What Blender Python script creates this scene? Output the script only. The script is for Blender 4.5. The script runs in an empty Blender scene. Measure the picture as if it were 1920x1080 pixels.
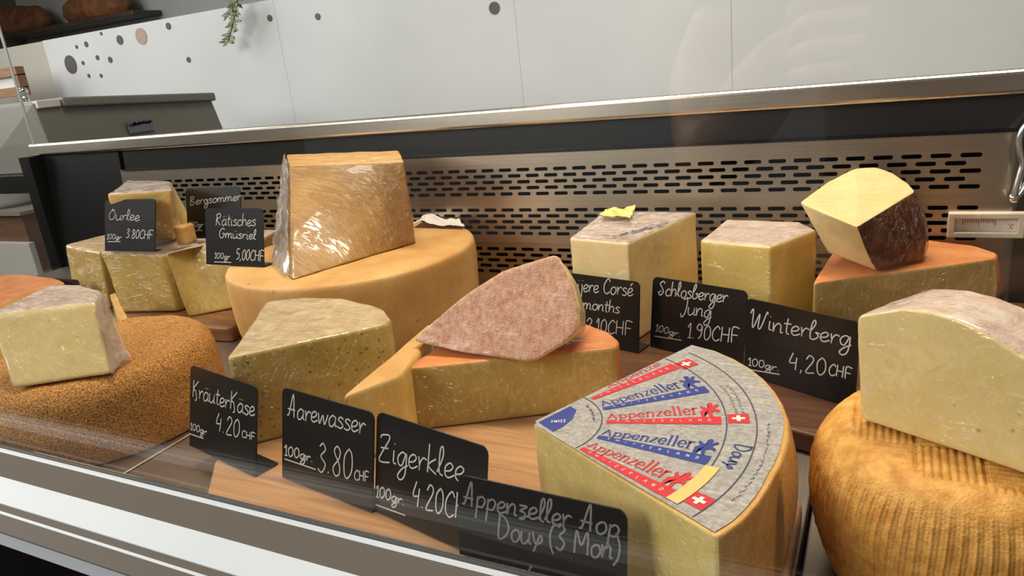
import bpy, bmesh, math, random
from mathutils import Vector, Matrix, noise
from math import pi, sin, cos, tan, radians as R, atan2, hypot, sqrt

S = bpy.context.scene
COL = S.collection

# ------------------------------------------------------------------ camera
cam = bpy.data.cameras.new('camera')
cam.sensor_width = 36.0
cam.lens = 1370.569 / 1920 * 36.0
cam.clip_start = 0.02
cam.dof.use_dof = False
camo = bpy.data.objects.new('camera', cam)
COL.objects.link(camo)
CM = [[0.891525, -0.043425, 0.450885], [0.440724, 0.313049, -0.841286], [-0.104616, 0.948744, 0.29823]]
camo.matrix_world = Matrix(((CM[0][0], CM[0][1], CM[0][2], 0.0),
                            (CM[1][0], CM[1][1], CM[1][2], 0.0),
                            (CM[2][0], CM[2][1], CM[2][2], 0.320),
                            (0, 0, 0, 1)))
S.camera = camo

# ------------------------------------------------------------------ view, world, lights
S.view_settings.view_transform = 'Standard'
S.view_settings.look = 'None'
S.view_settings.gamma = 1.0
S.view_settings.exposure = 0.0
S.view_settings.use_curve_mapping = False

W = bpy.data.worlds.new('daylight')
S.world = W
W.use_nodes = True
wn = W.node_tree.nodes['Background']
wn.inputs[0].default_value = (0.93, 0.97, 1.0, 1)
wn.inputs[1].default_value = 0.18


def area(name, loc, target, sx, sy, power, color):
    l = bpy.data.lights.new(name, 'AREA')
    l.shape = 'RECTANGLE'
    l.size = sx
    l.size_y = sy
    l.energy = power
    l.color = color
    o = bpy.data.objects.new(name, l)
    COL.objects.link(o)
    o.location = loc
    d = Vector(target) - Vector(loc)
    o.rotation_euler = d.to_track_quat('-Z', 'Y').to_euler()
    return o


lamp = area('ceiling_lamp_light', (-0.15, 0.84, 1.75), (-0.15, 0.66, 0.0), 1.5, 0.30, 18.0, (1.0, 0.86, 0.68))
lamp.data.spread = R(115)
area('side_window_light', (-3.2, 0.3, 1.5), (-0.5, 0.8, 0.2), 1.5, 2.2, 48.0, (1.0, 0.98, 0.95))
area('shop_front_daylight', (-1.9, -1.5, 1.45), (-0.2, 0.5, 0.1), 1.6, 1.2, 56.0, (1.0, 0.95, 0.88))

# ------------------------------------------------------------------ materials
MATS = {}


def nodes_of(name):
    m = bpy.data.materials.new(name)
    m.use_nodes = True
    nt = m.node_tree
    b = nt.nodes['Principled BSDF']
    return m, nt, b


def lnk(nt, a, ao, b, bi):
    nt.links.new(a.outputs[ao], b.inputs[bi])


def N(nt, t, **kw):
    n = nt.nodes.new(t)
    for k, v in kw.items():
        if hasattr(n, k):
            setattr(n, k, v)
        else:
            n.inputs[k].default_value = v
    return n


def srgb(r, g, b):
    f = lambda c: (c / 255 / 12.92) if c / 255 <= 0.04045 else ((c / 255 + 0.055) / 1.055) ** 2.4
    return (f(r), f(g), f(b), 1)


def ramp(nt, stops):
    r = nt.nodes.new('ShaderNodeValToRGB')
    el = r.color_ramp.elements
    while len(el) < len(stops):
        el.new(0.5)
    for e, (p, c) in zip(el, stops):
        e.position = p
        e.color = c
    return r


def plain(name, col, rough=0.5, metal=0.0, bump=0.0, bscale=200, coat=0.0, spec=0.5):
    m, nt, b = nodes_of(name)
    b.inputs['Base Color'].default_value = col
    b.inputs['Roughness'].default_value = rough
    b.inputs['Metallic'].default_value = metal
    b.inputs['Coat Weight'].default_value = coat
    b.inputs['Specular IOR Level'].default_value = spec
    tc = N(nt, 'ShaderNodeTexCoord')
    nz = N(nt, 'ShaderNodeTexNoise')
    nz.inputs['Scale'].default_value = bscale
    nz.inputs['Detail'].default_value = 3
    lnk(nt, tc, 'Object', nz, 'Vector')
    mx = N(nt, 'ShaderNodeMix', data_type='RGBA')
    mx.inputs[0].default_value = 1.0
    rp = ramp(nt, [(0.3, tuple(c * 0.93 for c in col[:3]) + (1,)), (0.7, tuple(min(1, c * 1.05) for c in col[:3]) + (1,))])
    lnk(nt, nz, 'Fac', rp, 'Fac')
    lnk(nt, rp, 'Color', b, 'Base Color')
    nt.nodes.remove(mx)
    if bump:
        bp = N(nt, 'ShaderNodeBump')
        bp.inputs['Strength'].default_value = bump
        bp.inputs['Distance'].default_value = 0.001
        lnk(nt, nz, 'Fac', bp, 'Height')
        lnk(nt, bp, 'Normal', b, 'Normal')
    return m


def cheese_mat(name, c1, c2, scale=30, detail=6, rough=0.45, film=0.0, bump=0.25, bscale=350, specks=None, holes=0, sss=0.0,
               stretch=(1, 1, 1), film_sheen=0.0, glint_streak=0.26):
    """Mottled cheese paste or rind. film = cling film drawn tight over it: a clear coat with creases, plus painted pale glints."""
    m, nt, b = nodes_of(name)
    tc = N(nt, 'ShaderNodeTexCoord')
    mp = N(nt, 'ShaderNodeMapping')
    mp.inputs['Scale'].default_value = stretch
    lnk(nt, tc, 'Object', mp, 'Vector')
    nz = N(nt, 'ShaderNodeTexNoise')
    nz.inputs['Scale'].default_value = scale
    nz.inputs['Detail'].default_value = detail
    nz.inputs['Roughness'].default_value = 0.6
    lnk(nt, mp, 'Vector', nz, 'Vector')
    rp = ramp(nt, [(0.32, c1), (0.68, c2)])
    lnk(nt, nz, 'Fac', rp, 'Fac')
    last = (rp, 'Color')
    if specks:
        sc, thr, colr = specks
        v = N(nt, 'ShaderNodeTexNoise')
        v.inputs['Scale'].default_value = sc
        v.inputs['Detail'].default_value = 1
        lnk(nt, tc, 'Object', v, 'Vector')
        r2 = ramp(nt, [(thr, (0, 0, 0, 1)), (thr + 0.06, (1, 1, 1, 1))])
        lnk(nt, v, 'Fac', r2, 'Fac')
        mx = N(nt, 'ShaderNodeMix', data_type='RGBA')
        lnk(nt, r2, 'Color', mx, 0)
        nt.links.new(last[0].outputs[last[1]], mx.inputs[6])
        mx.inputs[7].default_value = colr
        last = (mx, 2)
    if film_sheen:
        # whitish shine of creased film, painted into the colour in patches
        v = N(nt, 'ShaderNodeTexNoise')
        v.inputs['Scale'].default_value = 55
        v.inputs['Detail'].default_value = 8
        v.inputs['Roughness'].default_value = 0.7
        v.inputs['Distortion'].default_value = 1.5
        lnk(nt, tc, 'Object', v, 'Vector')
        r2 = ramp(nt, [(0.45, (0, 0, 0, 1)), (0.75, (film_sheen, film_sheen, film_sheen, 1))])
        lnk(nt, v, 'Fac', r2, 'Fac')
        mx = N(nt, 'ShaderNodeMix', data_type='RGBA')
        lnk(nt, r2, 'Color', mx, 0)
        nt.links.new(last[0].outputs[last[1]], mx.inputs[6])
        mx.inputs[7].default_value = srgb(232, 222, 216)
        last = (mx, 2)
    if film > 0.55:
        # glints and haze of the film painted into the colour as pale streaks
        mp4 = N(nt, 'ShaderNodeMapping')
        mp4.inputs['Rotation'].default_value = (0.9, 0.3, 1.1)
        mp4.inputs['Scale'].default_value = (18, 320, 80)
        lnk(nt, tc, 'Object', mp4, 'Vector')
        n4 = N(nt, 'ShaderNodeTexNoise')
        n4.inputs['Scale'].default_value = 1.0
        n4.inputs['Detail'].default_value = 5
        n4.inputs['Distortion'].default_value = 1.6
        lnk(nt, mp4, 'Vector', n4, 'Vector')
        r4 = ramp(nt, [(0.50, (0, 0, 0, 1)), (0.74, (glint_streak, glint_streak, glint_streak, 1))])
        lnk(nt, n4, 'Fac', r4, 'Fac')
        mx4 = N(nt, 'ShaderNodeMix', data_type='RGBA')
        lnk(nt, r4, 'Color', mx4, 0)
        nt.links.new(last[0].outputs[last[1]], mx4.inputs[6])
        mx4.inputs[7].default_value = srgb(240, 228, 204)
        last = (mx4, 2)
    nt.links.new(last[0].outputs[last[1]], b.inputs['Base Color'])
    b.inputs['Roughness'].default_value = rough
    b.inputs['Specular IOR Level'].default_value = 0.35
    if sss:
        b.inputs['Subsurface Weight'].default_value = sss
        b.inputs['Subsurface Radius'].default_value = (0.006, 0.004, 0.002)
        b.inputs['Subsurface Scale'].default_value = 1.0
    if bump:
        n2 = N(nt, 'ShaderNodeTexNoise')
        n2.inputs['Scale'].default_value = bscale
        n2.inputs['Detail'].default_value = 4
        lnk(nt, tc, 'Object', n2, 'Vector')
        bp = N(nt, 'ShaderNodeBump')
        bp.inputs['Strength'].default_value = bump
        bp.inputs['Distance'].default_value = 0.0015
        lnk(nt, n2, 'Fac', bp, 'Height')
        lnk(nt, bp, 'Normal', b, 'Normal')
    if film:
        b.inputs['Coat Weight'].default_value = film
        b.inputs['Coat Roughness'].default_value = 0.10
        b.inputs['Coat IOR'].default_value = 1.5
        # creases: strongly stretched distorted noise
        mp2 = N(nt, 'ShaderNodeMapping')
        mp2.inputs['Rotation'].default_value = (0.5, 0.6, 0.4)
        mp2.inputs['Scale'].default_value = (16, 120, 48)
        lnk(nt, tc, 'Object', mp2, 'Vector')
        n3 = N(nt, 'ShaderNodeTexNoise')
        n3.inputs['Scale'].default_value = 1.0
        n3.inputs['Detail'].default_value = 4
        n3.inputs['Distortion'].default_value = 1.2
        lnk(nt, mp2, 'Vector', n3, 'Vector')
        r3 = ramp(nt, [(0.44, (0, 0, 0, 1)), (0.5, (1, 1, 1, 1)), (0.56, (0, 0, 0, 1))])
        lnk(nt, n3, 'Fac', r3, 'Fac')
        bp2 = N(nt, 'ShaderNodeBump')
        bp2.inputs['Strength'].default_value = 0.9
        bp2.inputs['Distance'].default_value = 0.0020
        lnk(nt, r3, 'Color', bp2, 'Height')
        lnk(nt, bp2, 'Normal', b, 'Coat Normal')
    return m


def film_mat():
    m, nt, b = nodes_of('cling_film')
    out = nt.nodes['Material Output']
    nt.nodes.remove(b)
    tr = N(nt, 'ShaderNodeBsdfTransparent')
    gl = N(nt, 'ShaderNodeBsdfGlossy')
    gl.inputs['Roughness'].default_value = 0.12
    di = N(nt, 'ShaderNodeBsdfDiffuse')
    di.inputs['Color'].default_value = srgb(235, 228, 224)
    m1 = N(nt, 'ShaderNodeMixShader')
    m1.inputs[0].default_value = 0.45
    lnk(nt, gl, 0, m1, 1)
    lnk(nt, di, 0, m1, 2)
    m2 = N(nt, 'ShaderNodeMixShader')
    tc = N(nt, 'ShaderNodeTexCoord')
    nz = N(nt, 'ShaderNodeTexNoise')
    nz.inputs['Scale'].default_value = 90
    nz.inputs['Detail'].default_value = 5
    lnk(nt, tc, 'Object', nz, 'Vector')
    rp = ramp(nt, [(0.35, (0.12, 0.12, 0.12, 1)), (0.75, (0.6, 0.6, 0.6, 1))])
    lnk(nt, nz, 'Fac', rp, 'Fac')
    lnk(nt, rp, 'Color', m2, 0)
    lnk(nt, tr, 0, m2, 1)
    lnk(nt, m1, 0, m2, 2)
    lnk(nt, m2, 0, out, 'Surface')
    return m


def glass_mat(name, tint=(1, 1, 1, 1), boost=1.0):
    m, nt, b = nodes_of(name)
    out = nt.nodes['Material Output']
    nt.nodes.remove(b)
    tr = N(nt, 'ShaderNodeBsdfTransparent')
    tr.inputs['Color'].default_value = tint
    gl = N(nt, 'ShaderNodeBsdfGlossy')
    gl.inputs['Roughness'].default_value = 0.0
    fr = N(nt, 'ShaderNodeFresnel')
    ge = N(nt, 'ShaderNodeNewGeometry')
    ir = N(nt, 'ShaderNodeMapRange')
    ir.inputs['To Min'].default_value = 1.5
    ir.inputs['To Max'].default_value = 1 / 1.5
    lnk(nt, ge, 'Backfacing', ir, 'Value')
    lnk(nt, ir, 'Result', fr, 'IOR')
    mx = N(nt, 'ShaderNodeMixShader')
    if boost != 1.0:
        mt = N(nt, 'ShaderNodeMath', operation='MULTIPLY')
        lnk(nt, fr, 0, mt, 0)
        mt.inputs[1].default_value = boost
        lnk(nt, mt, 0, mx, 0)
    else:
        lnk(nt, fr, 0, mx, 0)
    lnk(nt, tr, 0, mx, 1)
    lnk(nt, gl, 0, mx, 2)
    lnk(nt, mx, 0, out, 'Surface')
    return m


def steel_mat(name, col, rough=0.28, axis=(1, 260, 260), bump=0.12, aniso=0.0):
    m, nt, b = nodes_of(name)
    b.inputs['Metallic'].default_value = 1.0
    tc = N(nt, 'ShaderNodeTexCoord')
    mp = N(nt, 'ShaderNodeMapping')
    mp.inputs['Scale'].default_value = axis
    lnk(nt, tc, 'Object', mp, 'Vector')
    nz = N(nt, 'ShaderNodeTexNoise')
    nz.inputs['Scale'].default_value = 5.0
    nz.inputs['Detail'].default_value = 4
    lnk(nt, mp, 'Vector', nz, 'Vector')
    rp = ramp(nt, [(0.3, tuple(c * 0.86 for c in col[:3]) + (1,)), (0.7, tuple(min(1, c * 1.08) for c in col[:3]) + (1,))])
    lnk(nt, nz, 'Fac', rp, 'Fac')
    lnk(nt, rp, 'Color', b, 'Base Color')
    b.inputs['Roughness'].default_value = rough
    if bump:
        bp = N(nt, 'ShaderNodeBump')
        bp.inputs['Strength'].default_value = bump
        bp.inputs['Distance'].default_value = 0.0005
        lnk(nt, nz, 'Fac', bp, 'Height')
        lnk(nt, bp, 'Normal', b, 'Normal')
    return m


def wood_mat(name, c1, c2, stretch=(4, 60, 60), rough=0.45):
    m, nt, b = nodes_of(name)
    tc = N(nt, 'ShaderNodeTexCoord')
    mp = N(nt, 'ShaderNodeMapping')
    mp.inputs['Scale'].default_value = stretch
    mp.inputs['Rotation'].default_value = (0, 0, 0.08)
    lnk(nt, tc, 'Object', mp, 'Vector')
    nz = N(nt, 'ShaderNodeTexNoise')
    nz.inputs['Scale'].default_value = 1.6
    nz.inputs['Detail'].default_value = 7
    nz.inputs['Roughness'].default_value = 0.65
    nz.inputs['Distortion'].default_value = 0.8
    lnk(nt, mp, 'Vector', nz, 'Vector')
    rp = ramp(nt, [(0.3, c1), (0.7, c2)])
    lnk(nt, nz, 'Fac', rp, 'Fac')
    lnk(nt, rp, 'Color', b, 'Base Color')
    b.inputs['Roughness'].default_value = rough
    bp = N(nt, 'ShaderNodeBump')
    bp.inputs['Strength'].default_value = 0.2
    bp.inputs['Distance'].default_value = 0.001
    lnk(nt, nz, 'Fac', bp, 'Height')
    lnk(nt, bp, 'Normal', b, 'Normal')
    return m


M = dict(
    steel=steel_mat('brushed_steel', srgb(192, 180, 162), 0.30, bump=0.05),
    steel_rail=steel_mat('rail_steel', srgb(212, 202, 186), 0.24, bump=0.03),
    steel_dark=plain('glossy_black_strip', srgb(44, 45, 45), 0.22, 0.0, spec=0.5, bscale=2),
    deck=steel_mat('deck_steel', srgb(176, 164, 150), 0.42, axis=(60, 3, 60), bump=0.25),
    black=plain('black_plastic', srgb(12, 11, 11), 0.4, spec=0.3),
    cavity=plain('black_cavity', srgb(12, 10, 9), 0.9, spec=0.05),
    alu_dim_tone=plain('trim_dim_reflection_colour', srgb(96, 91, 85), 0.6, 0.0, spec=0.15, bscale=2),  # dim reflection on the rail put into a matte grey
    chrome=plain('chrome_trim', srgb(240, 240, 238), 0.16, 1.0),
    alu_sky_tone=plain('trim_sky_reflection_colour', srgb(200, 209, 217), 0.5, 0.0, bscale=4, spec=0.3),  # bright sky reflection on the rail put into a matte pale colour
    rubber=plain('black_gasket', srgb(30, 30, 30), 0.6),
    glass=glass_mat('case_glass', (0.985, 0.99, 0.985, 1)),
    card=plain('chalkboard_card', srgb(20, 20, 21), 0.30, coat=0.15, spec=0.4),
    chalk=plain('chalk', srgb(205, 203, 198), 0.9, bscale=900),
    chalk_dim=plain('faint_chalk', srgb(136, 134, 130), 0.9, bscale=900),
    wood=wood_mat('oak_board', srgb(150, 108, 70), srgb(200, 156, 110)),
    wood_deep=wood_mat('deep_brown_board', srgb(66, 40, 24), srgb(112, 72, 44)),
    wood_dark=wood_mat('walnut_board', srgb(92, 58, 36), srgb(150, 100, 64)),
    wall=plain('white_wall_panel', srgb(222, 225, 226), 0.55, bscale=3),
    film=film_mat(),
    # pastes
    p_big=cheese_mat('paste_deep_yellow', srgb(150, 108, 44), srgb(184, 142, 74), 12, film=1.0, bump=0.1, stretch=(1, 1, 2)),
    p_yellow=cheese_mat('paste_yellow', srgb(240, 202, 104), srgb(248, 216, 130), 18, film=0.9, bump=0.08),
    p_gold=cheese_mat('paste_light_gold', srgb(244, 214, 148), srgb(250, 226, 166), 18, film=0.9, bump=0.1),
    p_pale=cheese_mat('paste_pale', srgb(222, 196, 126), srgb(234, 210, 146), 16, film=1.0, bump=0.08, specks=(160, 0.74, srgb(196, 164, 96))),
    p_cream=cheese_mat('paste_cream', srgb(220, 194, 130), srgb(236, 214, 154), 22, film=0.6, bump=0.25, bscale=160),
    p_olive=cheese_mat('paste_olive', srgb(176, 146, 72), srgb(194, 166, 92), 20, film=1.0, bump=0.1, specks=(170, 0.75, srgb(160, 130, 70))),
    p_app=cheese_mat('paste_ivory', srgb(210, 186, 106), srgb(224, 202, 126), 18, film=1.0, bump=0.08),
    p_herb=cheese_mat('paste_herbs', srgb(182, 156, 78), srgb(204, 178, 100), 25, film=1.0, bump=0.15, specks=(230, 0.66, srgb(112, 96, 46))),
    # rinds
    r_wheel=cheese_mat('rind_smooth_orange', srgb(198, 146, 82), srgb(222, 180, 116), 14, rough=0.5, bump=0.3, bscale=500,
                       specks=(70, 0.74, srgb(180, 120, 60))),
    r_crust=cheese_mat('rind_rough_brown', srgb(92, 50, 18), srgb(240, 176, 92), 640, detail=6, rough=0.7, bump=1.0, bscale=520),
    r_basket=cheese_mat('rind_basket_ochre', srgb(190, 130, 56), srgb(232, 178, 94), 110, rough=0.5, bump=0.45, bscale=700),
    r_pink=cheese_mat('rind_pink', srgb(164, 110, 82), srgb(202, 160, 132), 280, detail=8, rough=0.6, film=0.5, bump=0.5, bscale=600, film_sheen=0.30, stretch=(1, 1, 0.3)),
    r_orange=cheese_mat('rind_orange', srgb(206, 122, 66), srgb(228, 154, 96), 40, rough=0.5, film=0.5, bump=0.3),
    r_frost=cheese_mat('rind_under_film', srgb(140, 112, 100), srgb(184, 156, 142), 45, rough=0.5, film=1.0, bump=0.4, film_sheen=0.85),
    r_veil=cheese_mat('rind_under_pale_film', srgb(184, 152, 132), srgb(214, 190, 170), 45, rough=0.5, film=1.0, bump=0.4, film_sheen=0.95),
    r_grey=cheese_mat('rind_grey_tan', srgb(164, 136, 88), srgb(200, 174, 126), 60, rough=0.55, film=0.8, bump=0.4, film_sheen=0.45),
    r_brown=cheese_mat('rind_dark_brown', srgb(72, 34, 18), srgb(112, 56, 30), 50, rough=0.4, film=1.0, glint_streak=0.10, bump=0.4),
    r_tan=cheese_mat('rind_tan', srgb(204, 152, 84), srgb(222, 178, 108), 60, rough=0.55, film=0.5, bump=0.4),
)

# ------------------------------------------------------------------ object helpers


def tag(o, label, cat, group=None):
    o['label'] = label
    o['category'] = cat
    if group:
        o['group'] = group
    return o


def empty(name, loc, label=None, cat=None, group=None):
    o = bpy.data.objects.new(name, None)
    COL.objects.link(o)
    o.location = loc
    o.empty_display_size = 0.02
    bpy.context.view_layer.update()
    if label:
        tag(o, label, cat, group)
    return o


def wloc(o):
    v = Vector((0, 0, 0))
    while o is not None:
        v += o.location
        o = o.parent
    return v


def mesh(name, verts, faces, mat, parent=None, smooth=True, loc=None):
    """World-space verts -> object whose origin is at the parent's (or loc)."""
    org = wloc(parent) if parent is not None else Vector(loc or (0, 0, 0))
    me = bpy.data.meshes.new(name)
    me.from_pydata([tuple(Vector(v) - org) for v in verts], [], faces)
    me.materials.append(mat)
    if smooth:
        for p in me.polygons:
            p.use_smooth = True
    me.update()
    o = bpy.data.objects.new(name, me)
    COL.objects.link(o)
    if parent is not None:
        o.parent = parent
    else:
        o.location = org
    return o


def bm_obj(name, bm, mat, parent=None, smooth=False, loc=None):
    bmesh.ops.recalc_face_normals(bm, faces=bm.faces)
    vs = [v.co.copy() for v in bm.verts]
    bm.verts.index_update()
    fs = [[v.index for v in f.verts] for f in bm.faces]
    bm.free()
    return mesh(name, vs, fs, mat, parent, smooth, loc)


def bm_box(bm, lo, hi, bev=0.0, mtx=None, seg=2):
    r = bmesh.ops.create_cube(bm, size=1.0)
    vs = r['verts']
    c = (Vector(lo) + Vector(hi)) / 2
    s = Vector(hi) - Vector(lo)
    for v in vs:
        v.co = Vector((v.co.x * s.x, v.co.y * s.y, v.co.z * s.z)) + c
    if bev:
        es = list({e for v in vs for e in v.link_edges})
        rr = bmesh.ops.bevel(bm, geom=es, offset=bev, segments=seg, profile=0.5, affect='EDGES')
        vs = list({v for f in rr['faces'] for v in f.verts} | {v for v in vs if v.is_valid})
    if mtx is not None:
        bmesh.ops.transform(bm, matrix=mtx, verts=vs)
    return vs


def box(name, lo, hi, mat, parent=None, bev=0.0, mtx=None, loc=None):
    bm = bmesh.new()
    bm_box(bm, lo, hi, bev, mtx)
    if parent is None and loc is None:
        loc = ((lo[0] + hi[0]) / 2, (lo[1] + hi[1]) / 2, lo[2])
    return bm_obj(name, bm, mat, parent, False, loc)


def structure(o):
    o['kind'] = 'structure'
    return o


def extrude_profile(name, prof, x0, x1, mat, parent, bev=0.0):
    """prof: closed (y, z) outline swept along x."""
    bm = bmesh.new()
    a = [bm.verts.new((x0, y, z)) for y, z in prof]
    b = [bm.verts.new((x1, y, z)) for y, z in prof]
    n = len(prof)
    for i in range(n):
        bm.faces.new((a[i], a[(i + 1) % n], b[(i + 1) % n], b[i]))
    bm.faces.new(a[::-1])
    bm.faces.new(b)
    if bev:
        bmesh.ops.bevel(bm, geom=[e for e in bm.edges if abs(e.verts[0].co.x - e.verts[1].co.x) > 0.01], offset=bev, segments=2, profile=0.5, affect='EDGES')
    return bm_obj(name, bm, mat, parent)


def tube(bm, pts, r, seg=10, caps=True):
    pts = [Vector(p) for p in pts]
    rings = []
    up = Vector((0.13, 0.31, 0.94)).normalized()
    for i, p in enumerate(pts):
        t = (pts[min(i + 1, len(pts) - 1)] - pts[max(i - 1, 0)]).normalized()
        a = t.cross(up)
        if a.length < 1e-4:
            a = t.cross(Vector((1, 0, 0)))
        a.normalize()
        b = t.cross(a)
        rr = r[i] if isinstance(r, (list, tuple)) else r
        rings.append([bm.verts.new(p + (a * cos(2 * pi * k / seg) + b * sin(2 * pi * k / seg)) * rr) for k in range(seg)])
    for u, v in zip(rings, rings[1:]):
        for k in range(seg):
            bm.faces.new((u[k], u[(k + 1) % seg], v[(k + 1) % seg], v[k]))
    if caps:
        bm.faces.new(rings[0][::-1])
        bm.faces.new(rings[-1])


def lathe(bm, prof, c, seg=32):
    """prof: (radius, z) pairs from bottom to top, closed on the axis."""
    rings = []
    for r, z in prof:
        if r < 1e-6:
            rings.append([bm.verts.new((c[0], c[1], c[2] + z))])
        else:
            rings.append([bm.verts.new((c[0] + r * cos(2 * pi * k / seg), c[1] + r * sin(2 * pi * k / seg), c[2] + z)) for k in range(seg)])
    for u, v in zip(rings, rings[1:]):
        if len(u) == 1 and len(v) == 1:
            continue
        for k in range(seg):
            k2 = (k + 1) % seg
            if len(u) == 1:
                bm.faces.new((u[0], v[k2], v[k]))
            elif len(v) == 1:
                bm.faces.new((u[k], u[k2], v[0]))
            else:
                bm.faces.new((u[k], u[k2], v[k2], v[k]))


# ------------------------------------------------------------------ the cheese builder


def loft(bot, top, tags, edge=0.004, corner=0.006, step=0.0035, bulge=0.0, bulge_tag='r', noise_amp=0.0007, noise_scale=28, seed=0,
         rows=None, dome=0.0, disp=None, cap_k=1.3):
    """Solid between two matching outlines; returns verts, faces, face classes ('top', 'bot' or the edge's tag)."""
    bot = [Vector(p) for p in bot]
    top = [Vector(p) for p in top]
    n = len(top)
    ct = sum(top, Vector()) / n
    cb = sum(bot, Vector()) / n
    Hh = (ct - cb).length
    # boundary samples as weights on the outline's corners
    samples = []
    for i in range(n):
        p, c, q = top[(i - 1) % n], top[i], top[(i + 1) % n]
        ang = (c - p).angle(q - c) if (c - p).length > 1e-6 and (q - c).length > 1e-6 else 0
        d1 = min(corner, (c - p).length * 0.45)
        d2 = min(corner, (q - c).length * 0.45)
        f1 = d1 / max((c - p).length, 1e-6)
        f2 = d2 / max((q - c).length, 1e-6)
        if ang < R(25):
            samples.append(({i: 1.0}, tags[(i - 1) % n], tags[i]))
            last = 0.0
        else:
            K = 5
            for k in range(K + 1):
                t = k / K
                a, b_, c_ = (1 - t) ** 2, 2 * t * (1 - t), t * t
                w = {}
                for idx, ww in (((i - 1) % n, a * f1), (i, a * (1 - f1) + b_ + c_ * (1 - f2)), ((i + 1) % n, c_ * f2)):
                    w[idx] = w.get(idx, 0) + ww
                samples.append((w, None, tags[(i - 1) % n] if k < K / 2 else tags[i]))
    ev = lambda w, P: sum((P[i] * f for i, f in w.items()), Vector())
    # subdivide long gaps
    dense = []
    m = len(samples)
    for j in range(m):
        w1, _, tg = samples[j]
        w2 = samples[(j + 1) % m][0]
        L = (ev(w2, top) - ev(w1, top)).length
        k = max(1, int(round(L / step)))
        for q in range(k):
            t = q / k
            w = {i: f * (1 - t) for i, f in w1.items()}
            for i, f in w2.items():
                w[i] = w.get(i, 0) + f * t
            dense.append((w, tg))
    mB = len(dense)
    PB = [ev(w, bot) for w, _ in dense]
    PT = [ev(w, top) for w, _ in dense]
    tg = [t for _, t in dense]
    if rows is None:
        ns = max(3, int(Hh / step))
        rows = [(edge * (1 - cos(x)), edge * (1 - sin(x)), 0) for x in [pi / 2 * a / 4 for a in range(5)]]
        rows += [(edge + (Hh - 2 * edge) * k / ns, 0.0, 1) for k in range(1, ns)]
        rows += [(Hh - edge + edge * sin(x), edge * (1 - cos(x)), 2) for x in [pi / 2 * a / 4 for a in range(5)]]
    verts = []
    rowcls = []
    for (h, d, kind) in rows:
        t = h / Hh
        cen = cb.lerp(ct, t)
        row = []
        for i in range(mB):
            p = PB[i].lerp(PT[i], t)
            v = p - cen
            L = max(v.length, 1e-6)
            dd = d
            if bulge and tg[i] in bulge_tag:
                dd = d - bulge * sin(pi * min(max(t, 0), 1))
            row.append(cen + v * max(0.02, 1 - dd / L))
        verts.append(row)
        rowcls.append(kind)
    axis = (ct - cb).normalized()

    def cap(row, cen, up, kk):
        mean = sum((p - cen).length for p in row) / mB
        k = max(3, int(mean / (step * kk)))
        out = []
        for j in range(1, k):
            s = 1 - j / k
            out.append([cen + (p - cen) * s + axis * (up * (1 - s * s)) for p in row])
        return out, cen + axis * up
    tr, tcen = cap(verts[-1], sum(verts[-1], Vector()) / mB, dome, cap_k)
    br, bcen = cap(verts[0], sum(verts[0], Vector()) / mB, 0, max(cap_k, 12 if rows and len(rows) > 30 else 1.3))
    allrows = br[::-1] + verts + tr
    cls = ['bot'] * len(br) + ['e%d' % k for k in rowcls] + ['top'] * len(tr)
    flat = [p for r in allrows for p in r]
    nr = len(allrows)
    faces, fc = [], []
    nb = len(br)
    nv = len(verts)
    mid_top = nb + nv - 3
    mid_bot = nb + 2
    for r in range(nr - 1):
        for i in range(mB):
            i2 = (i + 1) % mB
            faces.append((r * mB + i, r * mB + i2, (r + 1) * mB + i2, (r + 1) * mB + i))
            if r >= mid_top:
                fc.append('top')
            elif r < mid_bot:
                fc.append('bot')
            else:
                fc.append(tg[i])
    flat.append(bcen)
    flat.append(tcen)
    for i in range(mB):
        i2 = (i + 1) % mB
        faces.append((i2, i, len(flat) - 2))
        fc.append('bot')
        faces.append(((nr - 1) * mB + i, (nr - 1) * mB + i2, len(flat) - 1))
        fc.append('top')
    # smooth noise along the normals
    nrm = [Vector() for _ in flat]
    for f in faces:
        a, b_, c_ = flat[f[0]], flat[f[1]], flat[f[2]]
        nn = (b_ - a).cross(c_ - a)
        for i in f:
            nrm[i] += nn
    sd = Vector((seed * 7.3, seed * 3.1, seed * 1.7))
    zmin = min(p.z for p in flat)
    out = []
    for p, nn in zip(flat, nrm):
        if nn.length > 0:
            nn = nn.normalized()
        a = noise.noise(p * noise_scale + sd) * noise_amp + noise.noise(p * noise_scale * 3.7 + sd) * noise_amp * 0.3
        if disp:
            a += disp(p, nn)
        if nn.z < -0.6:
            a = min(a, 0) * 0.3
        out.append(p + nn * a)
    # never sink below the resting face
    return out, faces, fc


def cheese(name, label, cat, bot, top, tags, spec, group=None, **kw):
    """spec: face class -> (part name, material)."""
    v, f, c = loft(bot, top, tags, **kw)
    zmin = min(Vector(p).z for p in list(bot) + list(top))
    cx = sum(Vector(p).x for p in bot) / len(bot)
    cy = sum(Vector(p).y for p in bot) / len(bot)
    root = empty(name, (cx, cy, zmin), label, cat, group)
    parts = {}
    for cl in set(c):
        parts.setdefault(spec[cl], []).append(cl)
    made = {}
    for (pn, mk), cls in parts.items():
        sel = [fa for fa, k in zip(f, c) if k in cls]
        used = sorted({i for fa in sel for i in fa})
        rm = {i: j for j, i in enumerate(used)}
        made[pn] = mesh(pn, [v[i] for i in used], [tuple(rm[i] for i in fa) for fa in sel], M[mk], root)
    return root, made


def at(p, z):
    return (p[0], p[1], z)


def add(*ps):
    return tuple(sum(c) for c in zip(*ps))


def sub(a, b):
    return tuple(x - y for x, y in zip(a, b))


def mul(a, k):
    return tuple(x * k for x in a)


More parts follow.
